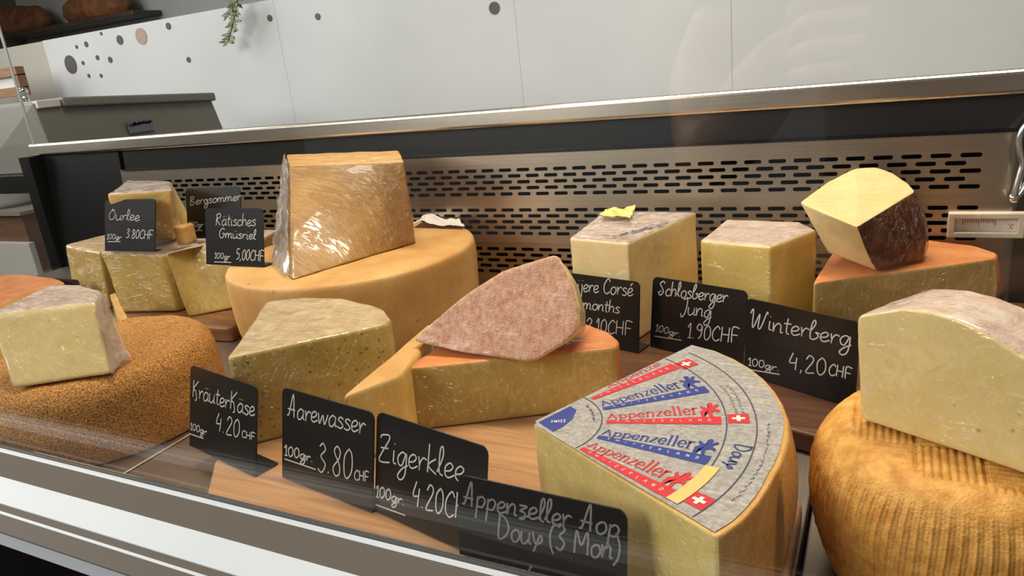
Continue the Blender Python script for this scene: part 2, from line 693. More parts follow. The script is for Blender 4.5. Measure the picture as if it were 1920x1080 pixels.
def film_sheet(name, a, b, c, d, root, amp=0.004, nu=26, nv=26, seed=0, freq=60):
    """Crumpled cling film spanning the quad a-b-c-d, given a little thickness."""
    a, b, c, d = map(Vector, (a, b, c, d))
    nn = (b - a).cross(d - a).normalized()
    V, F = [], []
    for off in (0, 0.0004):
        for j in range(nv + 1):
            for i in range(nu + 1):
                u, w = i / nu, j / nv
                p = a.lerp(b, u).lerp(d.lerp(c, u), w)
                k = min(u, 1 - u, w, 1 - w)
                e = noise.noise(p * freq + Vector((seed, 0, 0))) + 0.6 * abs(noise.noise(p * freq * 2.3 + Vector((0, seed, 0))))
                q = p + nn * (e * amp + off)
                q += (b - a).normalized() * noise.noise(p * freq * 1.4 + Vector((3, seed, 9))) * amp * 0.5
                V.append(q)
    o1 = (nu + 1) * (nv + 1)
    for j in range(nv):
        for i in range(nu):
            k = j * (nu + 1) + i
            F.append((k, k + 1, k + nu + 2, k + nu + 1))
            F.append((o1 + k, o1 + k + nu + 1, o1 + k + nu + 2, o1 + k + 1))
    edge = [i for i in range(nu + 1)] + [j * (nu + 1) + nu for j in range(1, nv + 1)] + [nv * (nu + 1) + i for i in range(nu - 1, -1, -1)] + [j * (nu + 1) for j in range(nv - 1, 0, -1)]
    for p, q in zip(edge, edge[1:] + edge[:1]):
        F.append((p, o1 + p, o1 + q, q))
    return mesh(name, V, F, M['film'], root)


# ------------------------------------------------------------------ strokes: handwriting and print
G = {
    'a': (1.0, [[(.8, .85), (.45, 1), (.1, .6), (.15, .1), (.45, 0), (.75, .4), (.82, .95), (.8, .2), (1, .08)]]),
    'b': (.9, [[(.15, .9), (.45, 1.6), (.35, 2), (.15, 1.5), (.12, .2), (.45, 0), (.8, .4), (.55, .75), (.9, .7)]]),
    'c': (.8, [[(.75, .8), (.45, 1), (.1, .6), (.15, .15), (.45, 0), (.8, .2)]]),
    'd': (1.0, [[(.8, .8), (.4, 1), (.1, .5), (.4, 0), (.8, .5), (.85, 2), (.85, .1)]]),
    'e': (.85, [[(.1, .4), (.5, .5), (.7, .8), (.45, 1), (.12, .7), (.12, .2), (.4, 0), (.85, .25)]]),
    'g': (1.0, [[(.8, .85), (.45, 1), (.1, .6), (.2, .1), (.5, .1), (.82, .95), (.8, -.5), (.45, -1), (.15, -.75), (.5, -.2), (1, .15)]]),
    'h': (1.0, [[(.15, 2), (.12, 0), (.25, .7), (.55, 1), (.8, .7), (.8, 0)]]),
    'i': (.5, [[(.2, 1), (.2, .15), (.45, .05)], [(.22, 1.45), (.26, 1.5)]]),
    'j': (.5, [[(.3, 1), (.3, -.6), (.05, -1)], [(.3, 1.45), (.34, 1.5)]]),
    'k': (.9, [[(.15, 2), (.12, 0)], [(.75, 1.05), (.15, .5), (.85, 0)]]),
    'l': (.55, [[(.0, .2), (.4, 1.3), (.35, 2), (.15, 1.7), (.18, .3), (.5, .05)]]),
    'm': (1.5, [[(.05, 1), (.1, 0), (.2, .7), (.45, 1), (.62, .7), (.62, 0), (.75, .7), (1, 1), (1.2, .7), (1.2, .1), (1.45, .1)]]),
    'n': (1.0, [[(.05, 1), (.1, 0), (.2, .6), (.5, 1), (.75, .75), (.75, .1), (.98, .1)]]),
    'o': (.95, [[(.5, 1), (.12, .65), (.2, .08), (.55, 0), (.85, .45), (.7, .92), (.45, .95)]]),
    'p': (.95, [[(.15, 1), (.1, -1)], [(.13, .7), (.5, 1), (.82, .7), (.6, .1), (.15, .1)]]),
    'r': (.75, [[(.05, 1), (.15, .4), (.15, 0), (.2, .55), (.45, .95), (.75, .85)]]),
    's': (.8, [[(.72, .85), (.4, 1), (.15, .75), (.5, .5), (.7, .22), (.4, 0), (.05, .12)]]),
    't': (.65, [[(.32, 1.7), (.28, .25), (.55, .02)], [(.0, 1.1), (.65, 1.15)]]),
    'u': (1.05, [[(.05, 1), (.1, .2), (.4, 0), (.75, .4), (.82, 1), (.82, .15), (1.05, .1)]]),
    'w': (1.3, [[(.05, 1), (.25, .05), (.6, .85), (.85, .05), (1.2, 1)]]),
    'x': (.95, [[(.05, 1), (.4, .1), (.95, .4), (.75, .8), (.3, -.4), (.2, -.5)]]),
    'y': (.95, [[(.05, 1), (.15, .3), (.5, .15), (.8, 1)], [(.82, 1), (.7, -.6), (.3, -1)]]),
    'z': (.9, [[(.1, .95), (.75, .95), (.2, .5), (.6, .4), (.6, -.1), (.2, -.15), (.95, .2)]]),
    'A': (1.3, [[(.05, .15), (.3, .3), (.65, 2), (.8, 1.9), (.95, 0)], [(.1, .75), (1.05, .7)]]),
    'B': (1.2, [[(.2, 2), (.15, 0)], [(.1, 1.8), (.6, 2), (.85, 1.6), (.3, 1.1), (.9, .6), (.6, .05), (.1, .05)]]),
    'C': (1.1, [[(1, 1.6), (.7, 2), (.2, 1.3), (.2, .4), (.6, 0), (1.05, .3)]]),
    'D': (1.3, [[(.2, 1.9), (.15, .05), (.75, .15), (1.1, .9), (.7, 1.7), (.05, 1.95)]]),
    'F': (1.0, [[(.2, 0), (.2, 2), (1, 1.95)], [(.2, 1.05), (.85, 1.0)]]),
    'G': (1.3, [[(1.1, 1.7), (.7, 2), (.15, 1.2), (.3, .2), (.8, .05), (1.1, .9), (.7, .9)]]),
    'H': (1.2, [[(.15, 2), (.15, 0)], [(1, 2), (1, 0)], [(.15, 1), (1, 1)]]),
    'J': (.9, [[(.2, 1.9), (.7, 2), (.6, .3), (.2, -.4), (.0, .1)]]),
    'K': (1.2, [[(.2, 2), (.2, 0)], [(1, 2), (.2, .95), (.6, .8), (.85, -.1), (.6, -.3)]]),
    'M': (1.5, [[(.15, 0), (.25, 1.8), (.7, .7), (1.2, 1.8), (1.3, 0)]]),
    'O': (1.3, [[(.9, 1.9), (.4, 1.6), (.1, .9), (.4, .05), (1, .4), (1.1, 1.3), (.6, 2), (.5, 1.6)]]),
    'P': (1.1, [[(.2, 1.9), (.15, 0)], [(.1, 1.8), (.7, 2), (.9, 1.4), (.25, .95)]]),
    'R': (1.2, [[(.2, 1.9), (.15, 0)], [(.05, 1.7), (.7, 2), (.85, 1.4), (.25, 1), (.95, 0)]]),
    'S': (1.2, [[(1, 1.7), (.65, 2), (.25, 1.6), (.6, 1.1), (.85, .5), (.45, 0), (.1, .35), (.5, .6)]]),
    'W': (1.7, [[(.0, 1.5), (.25, 2), (.3, .1), (.5, .3), (.9, 1.6), (.85, .2), (1.1, .1), (1.55, 1.9), (1.65, 1.7)]]),
    'Z': (1.3, [[(.2, 1.7), (.35, 1.95), (1.05, 1.85), (.15, .1), (1.15, .05)], [(.25, 1.0), (.95, 1.05)]]),
    '0': (1.0, [[(.55, 2), (.15, 1.4), (.2, .3), (.5, 0), (.85, .6), (.8, 1.6), (.5, 2)]]),
    '1': (.6, [[(.05, 1.4), (.35, 2), (.35, 0)], [(.1, 0), (.6, 0)]]),
    '2': (1.0, [[(.15, 1.5), (.45, 2), (.8, 1.5), (.15, .05), (.9, .05)]]),
    '3': (.95, [[(.2, 1.75), (.5, 2), (.75, 1.6), (.35, 1.1), (.8, .6), (.5, 0), (.1, .2)]]),
    '4': (1.0, [[(.4, 2), (.1, .85), (.75, .9)], [(.75, 1.5), (.65, 0)]]),
    '5': (1.0, [[(.85, 2), (.25, 1.95), (.2, 1.15), (.7, 1.1), (.75, .3), (.2, 0)]]),
    '8': (1.0, [[(.75, 1.7), (.45, 2), (.2, 1.6), (.7, .8), (.75, .2), (.4, 0), (.15, .5), (.65, 1.2), (.75, 1.7)]]),
    '9': (1.0, [[(.8, 1.7), (.4, 2), (.15, 1.4), (.6, 1.1), (.8, 1.7), (.7, .4), (.4, 0)]]),
    '.': (.45, [[(.15, .0), (.22, .06)]]),
    ',': (.45, [[(.22, .12), (.12, -.3)]]),
    '(': (.6, [[(.45, 2.1), (.1, 1.2), (.2, .2), (.5, -.4)]]),
    ')': (.6, [[(.1, 2.1), (.45, 1.2), (.4, .2), (.05, -.4)]]),
    '/': (.5, [[(.4, 1), (.1, 0)]]),
    ' ': (.6, []),
}
for base, ch in (('a', '\u00e4'), ('u', '\u00fc'), ('o', '\u00f6')):
    w_, s_ = G[base]
    G[ch] = (w_, s_ + [[(.3, 1.4), (.33, 1.5)], [(.65, 1.4), (.68, 1.5)]])
G['\u00e9'] = (G['e'][0], G['e'][1] + [[(.35, 1.3), (.65, 1.65)]])


def smooth_line(pts, k=6):
    if len(pts) < 3:
        return [pts[0].lerp(pts[-1], i / 4) for i in range(5)] if len(pts) == 2 else pts
    out = []
    P = [pts[0]] + pts + [pts[-1]]
    for i in range(1, len(P) - 2):
        a, b, c, d = P[i - 1], P[i], P[i + 1], P[i + 2]
        for j in range(k):
            t = j / k
            out.append(0.5 * ((2 * b) + (c - a) * t + (2 * a - 5 * b + 4 * c - d) * t * t + (3 * b - a - 3 * c + d) * t ** 3))
    out.append(pts[-1])
    return out


def ribbon(V, F, pts, w, to3d, nib=None):
    """Flat 2-D stroke -> quads; to3d maps (u, v) to space."""
    n = len(pts)
    st = len(V)
    for i, p in enumerate(pts):
        t = pts[min(i + 1, n - 1)] - pts[max(i - 1, 0)]
        if t.length < 1e-9:
            t = Vector((1, 0))
        t.normalize()
        nn = Vector((-t.y, t.x))
        ww = w if nib is None else w * (0.4 + 0.6 * abs(t.y)) if nib else w
        ww *= 0.5
        V.append(to3d(p + nn * ww))
        V.append(to3d(p - nn * ww))
    for i in range(n - 1):
        k = st + 2 * i
        F.append((k, k + 1, k + 3, k + 2))


def write(V, F, text, a, b, xh, w, to3d, slant=0.12, rnd=None):
    """Write text from a to b (2-D card coordinates), x-height xh, squeezed or stretched to fit."""
    a, b = Vector(a), Vector(b)
    tot = sum(G[c][0] for c in text)
    L = (b - a).length
    d = (b - a).normalized()
    up = Vector((-d.y, d.x))
    k = L / tot
    x = 0
    for ch in text:
        gw, st = G[ch]
        jit = rnd.uniform(-.06, .06) if rnd else 0
        for s in st:
            q = [a + d * ((x + px) * k + slant * py * xh) + up * ((py + jit) * xh) for px, py in s]
            q = smooth_line([Vector(v) for v in q])
            ribbon(V, F, q, w, to3d)
        x += gw


# ------------------------------------------------------------------ the room
BACK_Y = 1.75
structure(box('floor', (-4.4, -4.0, -1.02), (2.6, 2.75, -0.95), plain('floor_tile', srgb(58, 54, 50), 0.6)))
structure(box('ceiling', (-4.4, -0.9, 2.3), (2.6, 2.75, 2.36), plain('ceiling_paint', srgb(190, 188, 184), 0.8)))
structure(box('wall_back', (-4.4, 2.6, -0.95), (2.6, 2.7, 2.3), plain('grey_back_wall', srgb(176, 180, 178), 0.7)))
structure(box('wall_right', (2.3, -0.9, -0.95), (2.4, 2.6, 2.3), plain('right_wall_paint', srgb(120, 112, 104), 0.7)))
structure(box('wall_left', (-4.3, -4.0, -0.95), (-4.2, 2.6, 2.3), plain('left_wall_paint', srgb(96, 88, 78), 0.7)))

# white wall panels behind the counter: seams between the sheets, printed dots
WX0 = (-2.7372, 1.7500, 0.4201)[0]
WTOP = (-2.3334, 1.7500, 0.5566)[2]
bm = bmesh.new()
seams = [WX0, (-1.6209, 1.7500, 0.3593)[0], (-0.8442, 1.7500, 0.2909)[0], (-0.3205, 1.7500, 0.2905)[0], 2.25]
for a, b in zip(seams, seams[1:]):
    bm_box(bm, (a + 0.0004, BACK_Y, -0.95), (b - 0.0004, BACK_Y + 0.03, WTOP))
pw = structure(bm_obj('wall_panelling', bm, M['wall'], None, False, (0, BACK_Y, -0.95)))
dots = [(133, 121, 10, 15, 'd'), (265, 68, 9, 13, 'p'), (225, 75, 5, 7.5, 'd'), (316, 49, 4.2, 5.4, 'd'), (207, 112, 4, 5, 'd'), (162, 83, 3.6, 4.6, 'd'),
        (144, 88, 2.5, 3, 'd'), (156, 118, 3, 3.4, 'd'), (183, 108, 3, 4, 'd'), (167, 142, 2.4, 3.2, 'd'), (190, 142, 2.4, 3.2, 'd'), (190, 63, 2.4, 2.6, 'd'),
        (354, 112, 3.4, 4.4, 'd'), (506, 34, 4, 5, 'd'), (596, 31, 4, 5, 'd'), (927, 15, 8, 9, 'd')]
DOTS = [(-2.6133, 1.7500, 0.4633), (-2.2138, 1.7500, 0.5167), (-2.3223, 1.7500, 0.5163), (-2.0759, 1.7500, 0.5329), (-2.3962, 1.7500, 0.4594), (-2.5002, 1.7500, 0.5207), (-2.5552, 1.7500, 0.5174), (-2.5439, 1.7500, 0.4624),
        (-2.4598, 1.7500, 0.4725), (-2.5308, 1.7500, 0.4177), (-2.4652, 1.7500, 0.4122), (-2.4081, 1.7500, 0.5460), (-2.0192, 1.7500, 0.4242), (-1.6450, 1.7500, 0.5071), (-1.4654, 1.7500, 0.4905), (-0.9002, 1.7500, 0.4446)]
PXM = 1.95 / 1370
dm = plain('dot_dark_grey', srgb(92, 86, 82), 0.6)
dm2 = plain('dot_pinkish_tan', srgb(186, 162, 146), 0.6)
for (px, py, rx, ry, kd), q in zip(dots, DOTS):
    bm = bmesh.new()
    r = ry * PXM * (abs(q[0]) / 1.75 * 0.32 + 1.0)
    bmesh.ops.create_cone(bm, cap_ends=True, segments=28, radius1=r, radius2=r, depth=0.002, matrix=Matrix.Translation((q[0], BACK_Y - 0.001, q[2])) @ Matrix.Rotation(pi / 2, 4, 'X'))
    bm_obj('wall_dot', bm, dm if kd == 'd' else dm2, pw)

# ------------------------------------------------------------------ the refrigerated display case
CX0, CX1, GY = -1.555, 0.95, 0.2895
PY = 0.90
TN = tan(R(5))
case = empty('display_case', (-0.3, 0.6, -0.12), 'refrigerated steel cheese counter with glass front and slotted back panel', 'display case')


def pyz(z, off=0.0):
    return PY + z * TN + off


# deck plates with the dark joints between them
for a, b in ((CX0 + 0.01, -0.6045), (-0.6015, -0.0395), (-0.0365, 0.46), (0.463, CX1)):
    box('deck_plate', (a, GY + 0.008, -0.012), (b, PY + 0.004, 0.0), M['deck'], case, 0.0012)
box('tray_bottom', (CX0, GY - 0.1, -0.10), (CX1, PY + 0.1, -0.03), M['cavity'], case)

# slotted steel back panel, rows of stadium holes cut through the sheet


def slot_panel():
    V, F = [], []
    pitch, rh, sl, sh = 0.0280, 0.00835, 0.0200, 0.0048
    x_r = 0.089 + 0.004
    ncol = 46

    def P(x, z, d=0.0):
        return (x, pyz(z, d), z)

    def quad(x0, x1, z0, z1):
        k = len(V)
        V.extend([P(x0, z0), P(x1, z0), P(x1, z1), P(x0, z1)])
        F.append((k, k + 1, k + 2, k + 3))
    xl = x_r - pitch * (ncol + 0.5)
    groups = [0.1712, 0.1150, 0.0588]
    zt = 0.1955
    edges = [zt]
    for g in groups:
        hi = g + rh / 2
        quad(xl, x_r, hi, edges[-1])
        for r in range(5):
            z0 = g - rh * r
            sft = 0.5 * pitch if r % 2 else 0.0
            if r % 2:
                quad(x_r - sft, x_r, z0 - rh / 2, z0 + rh / 2)
            else:
                quad(xl, xl + 0.5 * pitch, z0 - rh / 2, z0 + rh / 2)
            for c in range(ncol):
                xr = x_r - sft - c * pitch
                x0, x1 = xr - pitch, xr
                cx = (x0 + x1) / 2
                # outer ring and stadium ring, 16 points each
                inner, outer = [], []
                for q in range(16):
                    an = 2 * pi * (q + 0.5) / 16
                    ux, uz = cos(an), sin(an)
                    ix = cx + (sl / 2 - sh / 2) * (1 if ux > 0 else -1) + ux * sh / 2
                    iz = z0 + uz * sh / 2
                    inner.append((ix, iz))
                    m_ = max(abs(ux), abs(uz))
                    outer.append((cx + ux / m_ * pitch / 2, z0 + uz / m_ * rh / 2))
                k = len(V)
                V.extend(P(*p) for p in inner)
                V.extend(P(*p) for p in outer)
                V.extend(P(p[0], p[1], 0.0016) for p in inner)
                for q in range(16):
                    q2 = (q + 1) % 16
                    F.append((k + q, k + q2, k + 16 + q2, k + 16 + q))
                    F.append((k + q, k + 32 + q, k + 32 + q2, k + q2))
                for (qa, qb, cxn, czn) in ((1, 2, x1, z0 + rh / 2), (5, 6, x0, z0 + rh / 2), (9, 10, x0, z0 - rh / 2), (13, 14, x1, z0 - rh / 2)):
                    kk = len(V)
                    V.append(P(cxn, czn))
                    F.append((k + 16 + qa, k + 16 + qb, kk))
        edges.append(g - rh * 4.5)
    quad(xl, x_r, 0.0, edges[-1])
    quad(x_r, x_r + 0.020, 0.0, zt)
    quad(xl - 0.10, xl, 0.0, zt)
    o = mesh('slotted_panel', V, F, M['steel'], case, smooth=False)
    return xl, x_r


XL, XR = slot_panel()
# the sheet turns back in a soft bend at its right end, then runs on flat
bend = []
for k in range(9):
    a = k / 8 * pi / 2
    bend.append((XR + 0.020 + 0.014 * sin(a), 0.014 * (1 - cos(a))))
V, F = [], []
for x, d in bend + [(CX1 - 0.3, 0.016)]:
    V += [(x, pyz(0.0, d), 0.0), (x, pyz(0.1955, d), 0.1955)]
for k in range(len(bend)):
    F.append((2 * k, 2 * k + 2, 2 * k + 3, 2 * k + 1))
mesh('panel_end_bend', V, F, M['steel'], case)
def sheared(name, x0, x1, z0, z1, d0, d1, mat, bev=0.0):
    bm = bmesh.new()
    vs = bm_box(bm, (x0, 0, z0), (x1, 1, z1))
    for v in vs:
        v.co.y = pyz(v.co.z, d0 if v.co.y < 0.5 else d1)
    if bev:
        bmesh.ops.bevel(bm, geom=list(bm.edges), offset=bev, segments=3, profile=0.5, affect='EDGES')
    return bm_obj(name, bm, mat, case)


sheared('air_duct_lining', XL - 0.1, CX1 - 0.3, 0.0, 0.1955, 0.03, 0.04, M['cavity'])
sheared('end_plate', CX0 + 0.008, XL - 0.1, -0.0, 0.232, 0.002, 0.02, M['black'])
# dark glossy strip above the panel and the steel top rail
sheared('upper_strip', XL - 0.09, CX1, 0.1955, 0.236, 0.004, 0.03, M['steel_dark'])
sheared('strip_lip', XL - 0.09, CX1, 0.1935, 0.1965, -0.003, 0.01, M['black'])
sheared('top_rail', CX0 - 0.02, CX1, 0.2315, 0.2560, -0.008, 0.014, M['steel_rail'], 0.0045)
box('counter_top', (CX0 - 0.45, PY + 0.045, 0.150), (CX1, PY + 0.58, 0.1880), M['black'], case)
box('left_corner_post', (CX0 - 0.03, PY - 0.005, -0.05), (CX0 + 0.004, PY + 0.035, 0.232), M['black'], case)
# glass: the front pane stands in the front rail, the end pane at the left
RZ = 0.052
box('front_glass', (CX0, GY - 0.002, RZ - 0.012), (CX1, GY + 0.002, 0.66), M['glass'], case)
box('end_glass', (CX0 - 0.004, GY + 0.004, 0.0), (CX0 + 0.002, PY + 0.016, 0.66), M['glass'], case)
box('glass_edge', (CX0 - 0.0042, PY + 0.016, 0.0), (CX0 + 0.0022, PY + 0.0185, 0.66), plain('pale_glass_edge', srgb(186, 196, 190), 0.3), case)
# front rail: gasket, bright bead, grey ledge, pale slope, lower bead, grey skirt; reflections sit in their colours
extrude_profile('gasket', [(0.2924, RZ - 0.012), (0.2924, RZ + 0.0006), (0.2917, RZ + 0.0006), (0.2917, RZ - 0.012)], CX0, CX1, M['chrome'], case)
extrude_profile('glass_seal', [(0.2917, RZ - 0.012), (0.2917, RZ - 0.0002), (0.2871, RZ - 0.0002), (0.2871, RZ - 0.012)], CX0, CX1, M['rubber'], case)
extrude_profile('bright_bead', [(0.2871, RZ - 0.012), (0.2871, RZ + 0.0006), (0.2850, RZ + 0.0006), (0.2836, RZ - 0.0004), (0.2836, RZ - 0.012)], CX0, CX1, M['alu_sky_tone'], case)
extrude_profile('grey_ledge', [(0.2836, RZ - 0.03), (0.2836, RZ - 0.0004), (0.2588, RZ - 0.0008), (0.2588, RZ - 0.03)], CX0, CX1, M['alu_dim_tone'], case)
extrude_profile('sky_white_slope', [(0.2588, RZ - 0.03), (0.2588, RZ - 0.0008), (0.2402, RZ - 0.0068), (0.2402, RZ - 0.03)], CX0, CX1, M['alu_sky_tone'], case)
extrude_profile('lower_groove', [(0.2402, RZ - 0.04), (0.2402, RZ - 0.0078), (0.2354, RZ - 0.0092), (0.2354, RZ - 0.04)], CX0, CX1, M['alu_dim_tone'], case)
extrude_profile('lower_bead', [(0.2354, RZ - 0.04), (0.2354, RZ - 0.0088), (0.2336, RZ - 0.0094), (0.2336, RZ - 0.04)], CX0, CX1, M['alu_sky_tone'], case)
extrude_profile('skirt', [(0.2336, RZ - 0.0178), (0.2336, RZ - 0.0098), (0.2238, RZ - 0.0150), (0.2238, RZ - 0.0160), (0.2336, RZ - 0.0175)], CX0, CX1, M['alu_dim_tone'], case)
extrude_profile('front_fascia', [(0.2918, -0.9), (0.2918, RZ - 0.041), (0.2345, RZ - 0.041), (0.234, -0.9)], CX0, CX1, M['cavity'], case)
box('case_body', (CX0, GY + 0.02, -0.93), (CX1, PY + 0.1, -0.102), M['black'], case)

# ------------------------------------------------------------------ thermometer and chrome hook on the back panel
TA, TB = (0.0613, 0.9097, 0.1112), (0.1308, 0.9072, 0.0821)
tx0, tz1, tx1, tz0 = TA[0], TA[2], TB[0], TB[2] + 0.002
th = empty('thermometer', (tx0, pyz(tz0, -0.006), tz0), 'cream plastic strip thermometer fixed low on the steel back panel', 'thermometer')
cream = plain('cream_plastic', srgb(226, 214, 190), 0.4)
bm = bmesh.new()
d = 0.012


def frame_bars(bm, x0, x1, z0, z1, t, y0, y1):
    bm_box(bm, (x0, y0, z0), (x1, y1, z0 + t), 0.0012)
    bm_box(bm, (x0, y0, z1 - t), (x1, y1, z1), 0.0012)
    bm_box(bm, (x0, y0, z0 + t * 0.8), (x0 + t, y1, z1 - t * 0.8), 0.0008)
    bm_box(bm, (x1 - t, y0, z0 + t * 0.8), (x1, y1, z1 - t * 0.8), 0.0008)


ty = pyz((tz0 + tz1) / 2)
frame_bars(bm, tx0, tx1, tz0, tz1, 0.0062, ty - 0.010, ty + 0.001)
bm_obj('housing', bm, cream, th)
box('scale', (tx0 + 0.005, ty - 0.003, tz0 + 0.005), (tx1 - 0.005, ty + 0.001, tz1 - 0.005), plain('white_scale', srgb(236, 230, 220), 0.5), th)
V, F = [], []
bm = bmesh.new()
for k in range(15):
    x = tx0 + 0.014 + k * 0.0021
    h = 0.006 if k % 7 == 0 else 0.0035
    bm_box(bm, (x, ty - 0.0033, tz1 - 0.0085 - h), (x + 0.0005, ty - 0.0029, tz1 - 0.0085))
bm_obj('scale_marks', bm, plain('black_ink', srgb(40, 36, 34), 0.6), th)
write(V, F, 'C', (tx1 - 0.0125, tz0 + 0.009), (tx1 - 0.0095, tz0 + 0.009), 0.0024, 0.0006, lambda p: (p.x, ty - 0.0034, p.y), 0)
ribbon(V, F, [Vector((tx1 - 0.0138 + 0.0005 * cos(a), tz0 + 0.0138 + 0.0005 * sin(a))) for a in [k * pi / 5 for k in range(11)]], 0.0003, lambda p: (p.x, ty - 0.0034, p.y))
mesh('degree_mark', V, F, plain('red_ink', srgb(200, 60, 50), 0.6), th, False)

bm = bmesh.new()
hk = [(0.1255, 0.9180, 0.2062), (0.1194, 0.9172, 0.1969), (0.1180, 0.9162, 0.1851), (0.1203, 0.9151, 0.1725), (0.1227, 0.9144, 0.1642), (0.1212, 0.9134, 0.1533), (0.1190, 0.9122, 0.1396), (0.1178, 0.9114, 0.1301)]
hk = [add(p, (0, -0.02, 0)) for p in hk]
tube(bm, smooth_line([Vector(p) for p in hk], 4), 0.0032, 12)
hk2 = [(0.1305, 0.9143, 0.1640), (0.1279, 0.9127, 0.1449), (0.1236, 0.9117, 0.1339), (0.1189, 0.9112, 0.1279)]
tube(bm, smooth_line([Vector(add(p, (0, -0.018, 0))) for p in hk2], 4), 0.0030, 12)
hb = (0.1184, 0.9113, 0.1290)
bmesh.ops.create_uvsphere(bm, u_segments=16, v_segments=10, radius=0.0052, matrix=Matrix.Translation(add(hb, (0, -0.018, 0))))
p0 = add(hk[0], (0, 0, 0))
tube(bm, [p0, add(p0, (0.003, 0.0205, 0.004))], 0.0032, 12)
p1 = add(hk2[0], (0, 0.002, 0))
tube(bm, [p1, add(p1, (0.0, 0.019, 0.0))], 0.0030, 12)
tag(bm_obj('wire_hook', bm, M['chrome'], None, True, hb), 'bent chrome wire hook hanging at the right end of the case', 'hook')

# ------------------------------------------------------------------ boards
def board(name, label, poly, z0, z1, mat):
    z0 += 0.0004
    v, f, c = loft([at(p, z0) for p in poly], [at(p, z1) for p in poly], 'r' * len(poly), edge=0.003, corner=0.02, step=0.012, noise_amp=0.0)
    cx = sum(p[0] for p in poly) / len(poly)
    cy = sum(p[1] for p in poly) / len(poly)
    o = mesh(name, v, f, mat, None, True, (cx, cy, z0))
    return tag(o, label, 'wooden board')


board('wooden_board', 'pale wooden board at the front under the labelled wedge and four price cards',
      [(-0.5042, 0.3686, 0.0180)[:2], (-0.445, 0.3005), (-0.30, 0.2965), (-0.055, 0.2965), (-0.041, 0.34), (-0.041, 0.45), (-0.08, 0.545), (-0.20, 0.572), (-0.50, 0.575), (-0.565, 0.50)], 0.0, 0.018, M['wood'])
board('wooden_board', 'dark wooden board at the back left under the filmed yellow wedges',
      [(-1.16, 0.635), (-0.95, 0.618), (-0.762, 0.632), (-0.775, 0.655), (-0.80, 0.70), (-0.805, 0.86), (-1.16, 0.87)], 0.0, 0.020, M['wood_dark'])
board('wooden_board', 'dark wooden board at the back right carrying two blocks and an orange wedge',
      [(-0.37, 0.62), (-0.24, 0.585), (-0.0617, 0.5505, 0.0180)[:2], (-0.0337, 0.5418, 0.0180)[:2], (0.16, 0.545), (0.24, 0.60), (0.24, 0.885), (-0.37, 0.885)], 0.0, 0.018, M['wood_deep'])

# ------------------------------------------------------------------ cheeses
# rough brown wheel at the left
def circle(c, r, z, n=40):
    return [(c[0] + r * cos(2 * pi * k / n), c[1] + r * sin(2 * pi * k / n), z) for k in range(n)]


def wheel_rows(r, prof):
    """prof: (radius, z) from the bottom edge to the top edge -> loft rows (height, inset, kind)."""
    return [(z, r - rr, 1) for rr, z in prof]


def fine(prof, n=5):
    pts = [Vector((a, b)) for a, b in prof]
    return [(p.x, p.y) for p in smooth_line(pts, n)]


cc = (-0.722, 0.428)
root, pr = cheese('round_cheese', 'rough brown crusted wheel at the left edge under a filmed block', 'cheese wheel',
                  circle(cc, 0.113, 0.0006), circle(cc, 0.113, 0.0806), 'r' * 40, {'bot': ('rind', 'r_crust'), 'r': ('rind', 'r_crust'), 'top': ('rind', 'r_crust')},
                  rows=wheel_rows(0.113, fine([(0.109, 0.0), (0.112, 0.004), (0.1135, 0.022), (0.1130, 0.045), (0.1115, 0.061), (0.1075, 0.0715), (0.1010, 0.0780), (0.092, 0.0800)], 4)),
                  step=0.0022, dome=0.0015, corner=0.0, noise_amp=0.0010, noise_scale=45, seed=2,
                  disp=lambda p, n: 0.0006 * noise.noise(p * 420) + 0.0005 * noise.noise(p * 900))

# smooth orange wheel at the back
cw = (-0.63, 0.741)
cheese('round_cheese', 'large smooth tan wheel at the back under the tall wrapped piece', 'cheese wheel',
       circle(cw, 0.1635, 0.0006, 48), circle(cw, 0.1635, 0.1006, 48), 'r' * 48, {'bot': ('rind', 'r_wheel'), 'r': ('rind', 'r_wheel'), 'top': ('rind', 'r_wheel')},
       rows=wheel_rows(0.1635, fine([(0.148, 0.0), (0.155, 0.004), (0.1605, 0.025), (0.1625, 0.055), (0.1635, 0.078), (0.163, 0.092), (0.161, 0.098), (0.156, 0.1)], 4)),
       step=0.005, corner=0.0, noise_amp=0.0008, noise_scale=14, seed=5)

# basket-pressed wheel at the right
cp = (0.050, 0.429)


def basket(p, n):
    dx, dy = p.x - cp[0], p.y - cp[1]
    r = hypot(dx, dy)
    a = atan2(dy, dx)
    if p.z > 0.088 and r < 0.066:
        # woven blocks on the top face, stripes changing direction
        bu, bv = dx / 0.030, (dy) / 0.030
        iu, iv = math.floor(bu), math.floor(bv)
        fu, fv = bu - iu, bv - iv
        s = fu if (iu + iv) % 2 else fv
        w = abs(sin(s * pi * 8))
        edge = min(fu, 1 - fu, fv, 1 - fv)
        k = min(1, max(0, (0.068 - r) / 0.006))
        return -0.0010 * (1 - w) * k - (0.0006 if edge < 0.05 else 0) * k
    # upright grooves round the side
    k = min(1, max(0, (0.094 - p.z) / 0.012))
    ph = a * 84 / (2 * pi) + 0.12 * sin(p.z * 60) + 0.3 * noise.noise(Vector((a * 4, p.z * 20, 0)))
    g = abs((ph % 1.0) - 0.5) * 2
    return (-0.0008 * max(0, 1 - g * 4.0) + 0.0011 * max(0, g - 0.70) / 0.30) * k + 0.0006 * noise.noise(Vector((a * 30, p.z * 320, r * 100))) * k


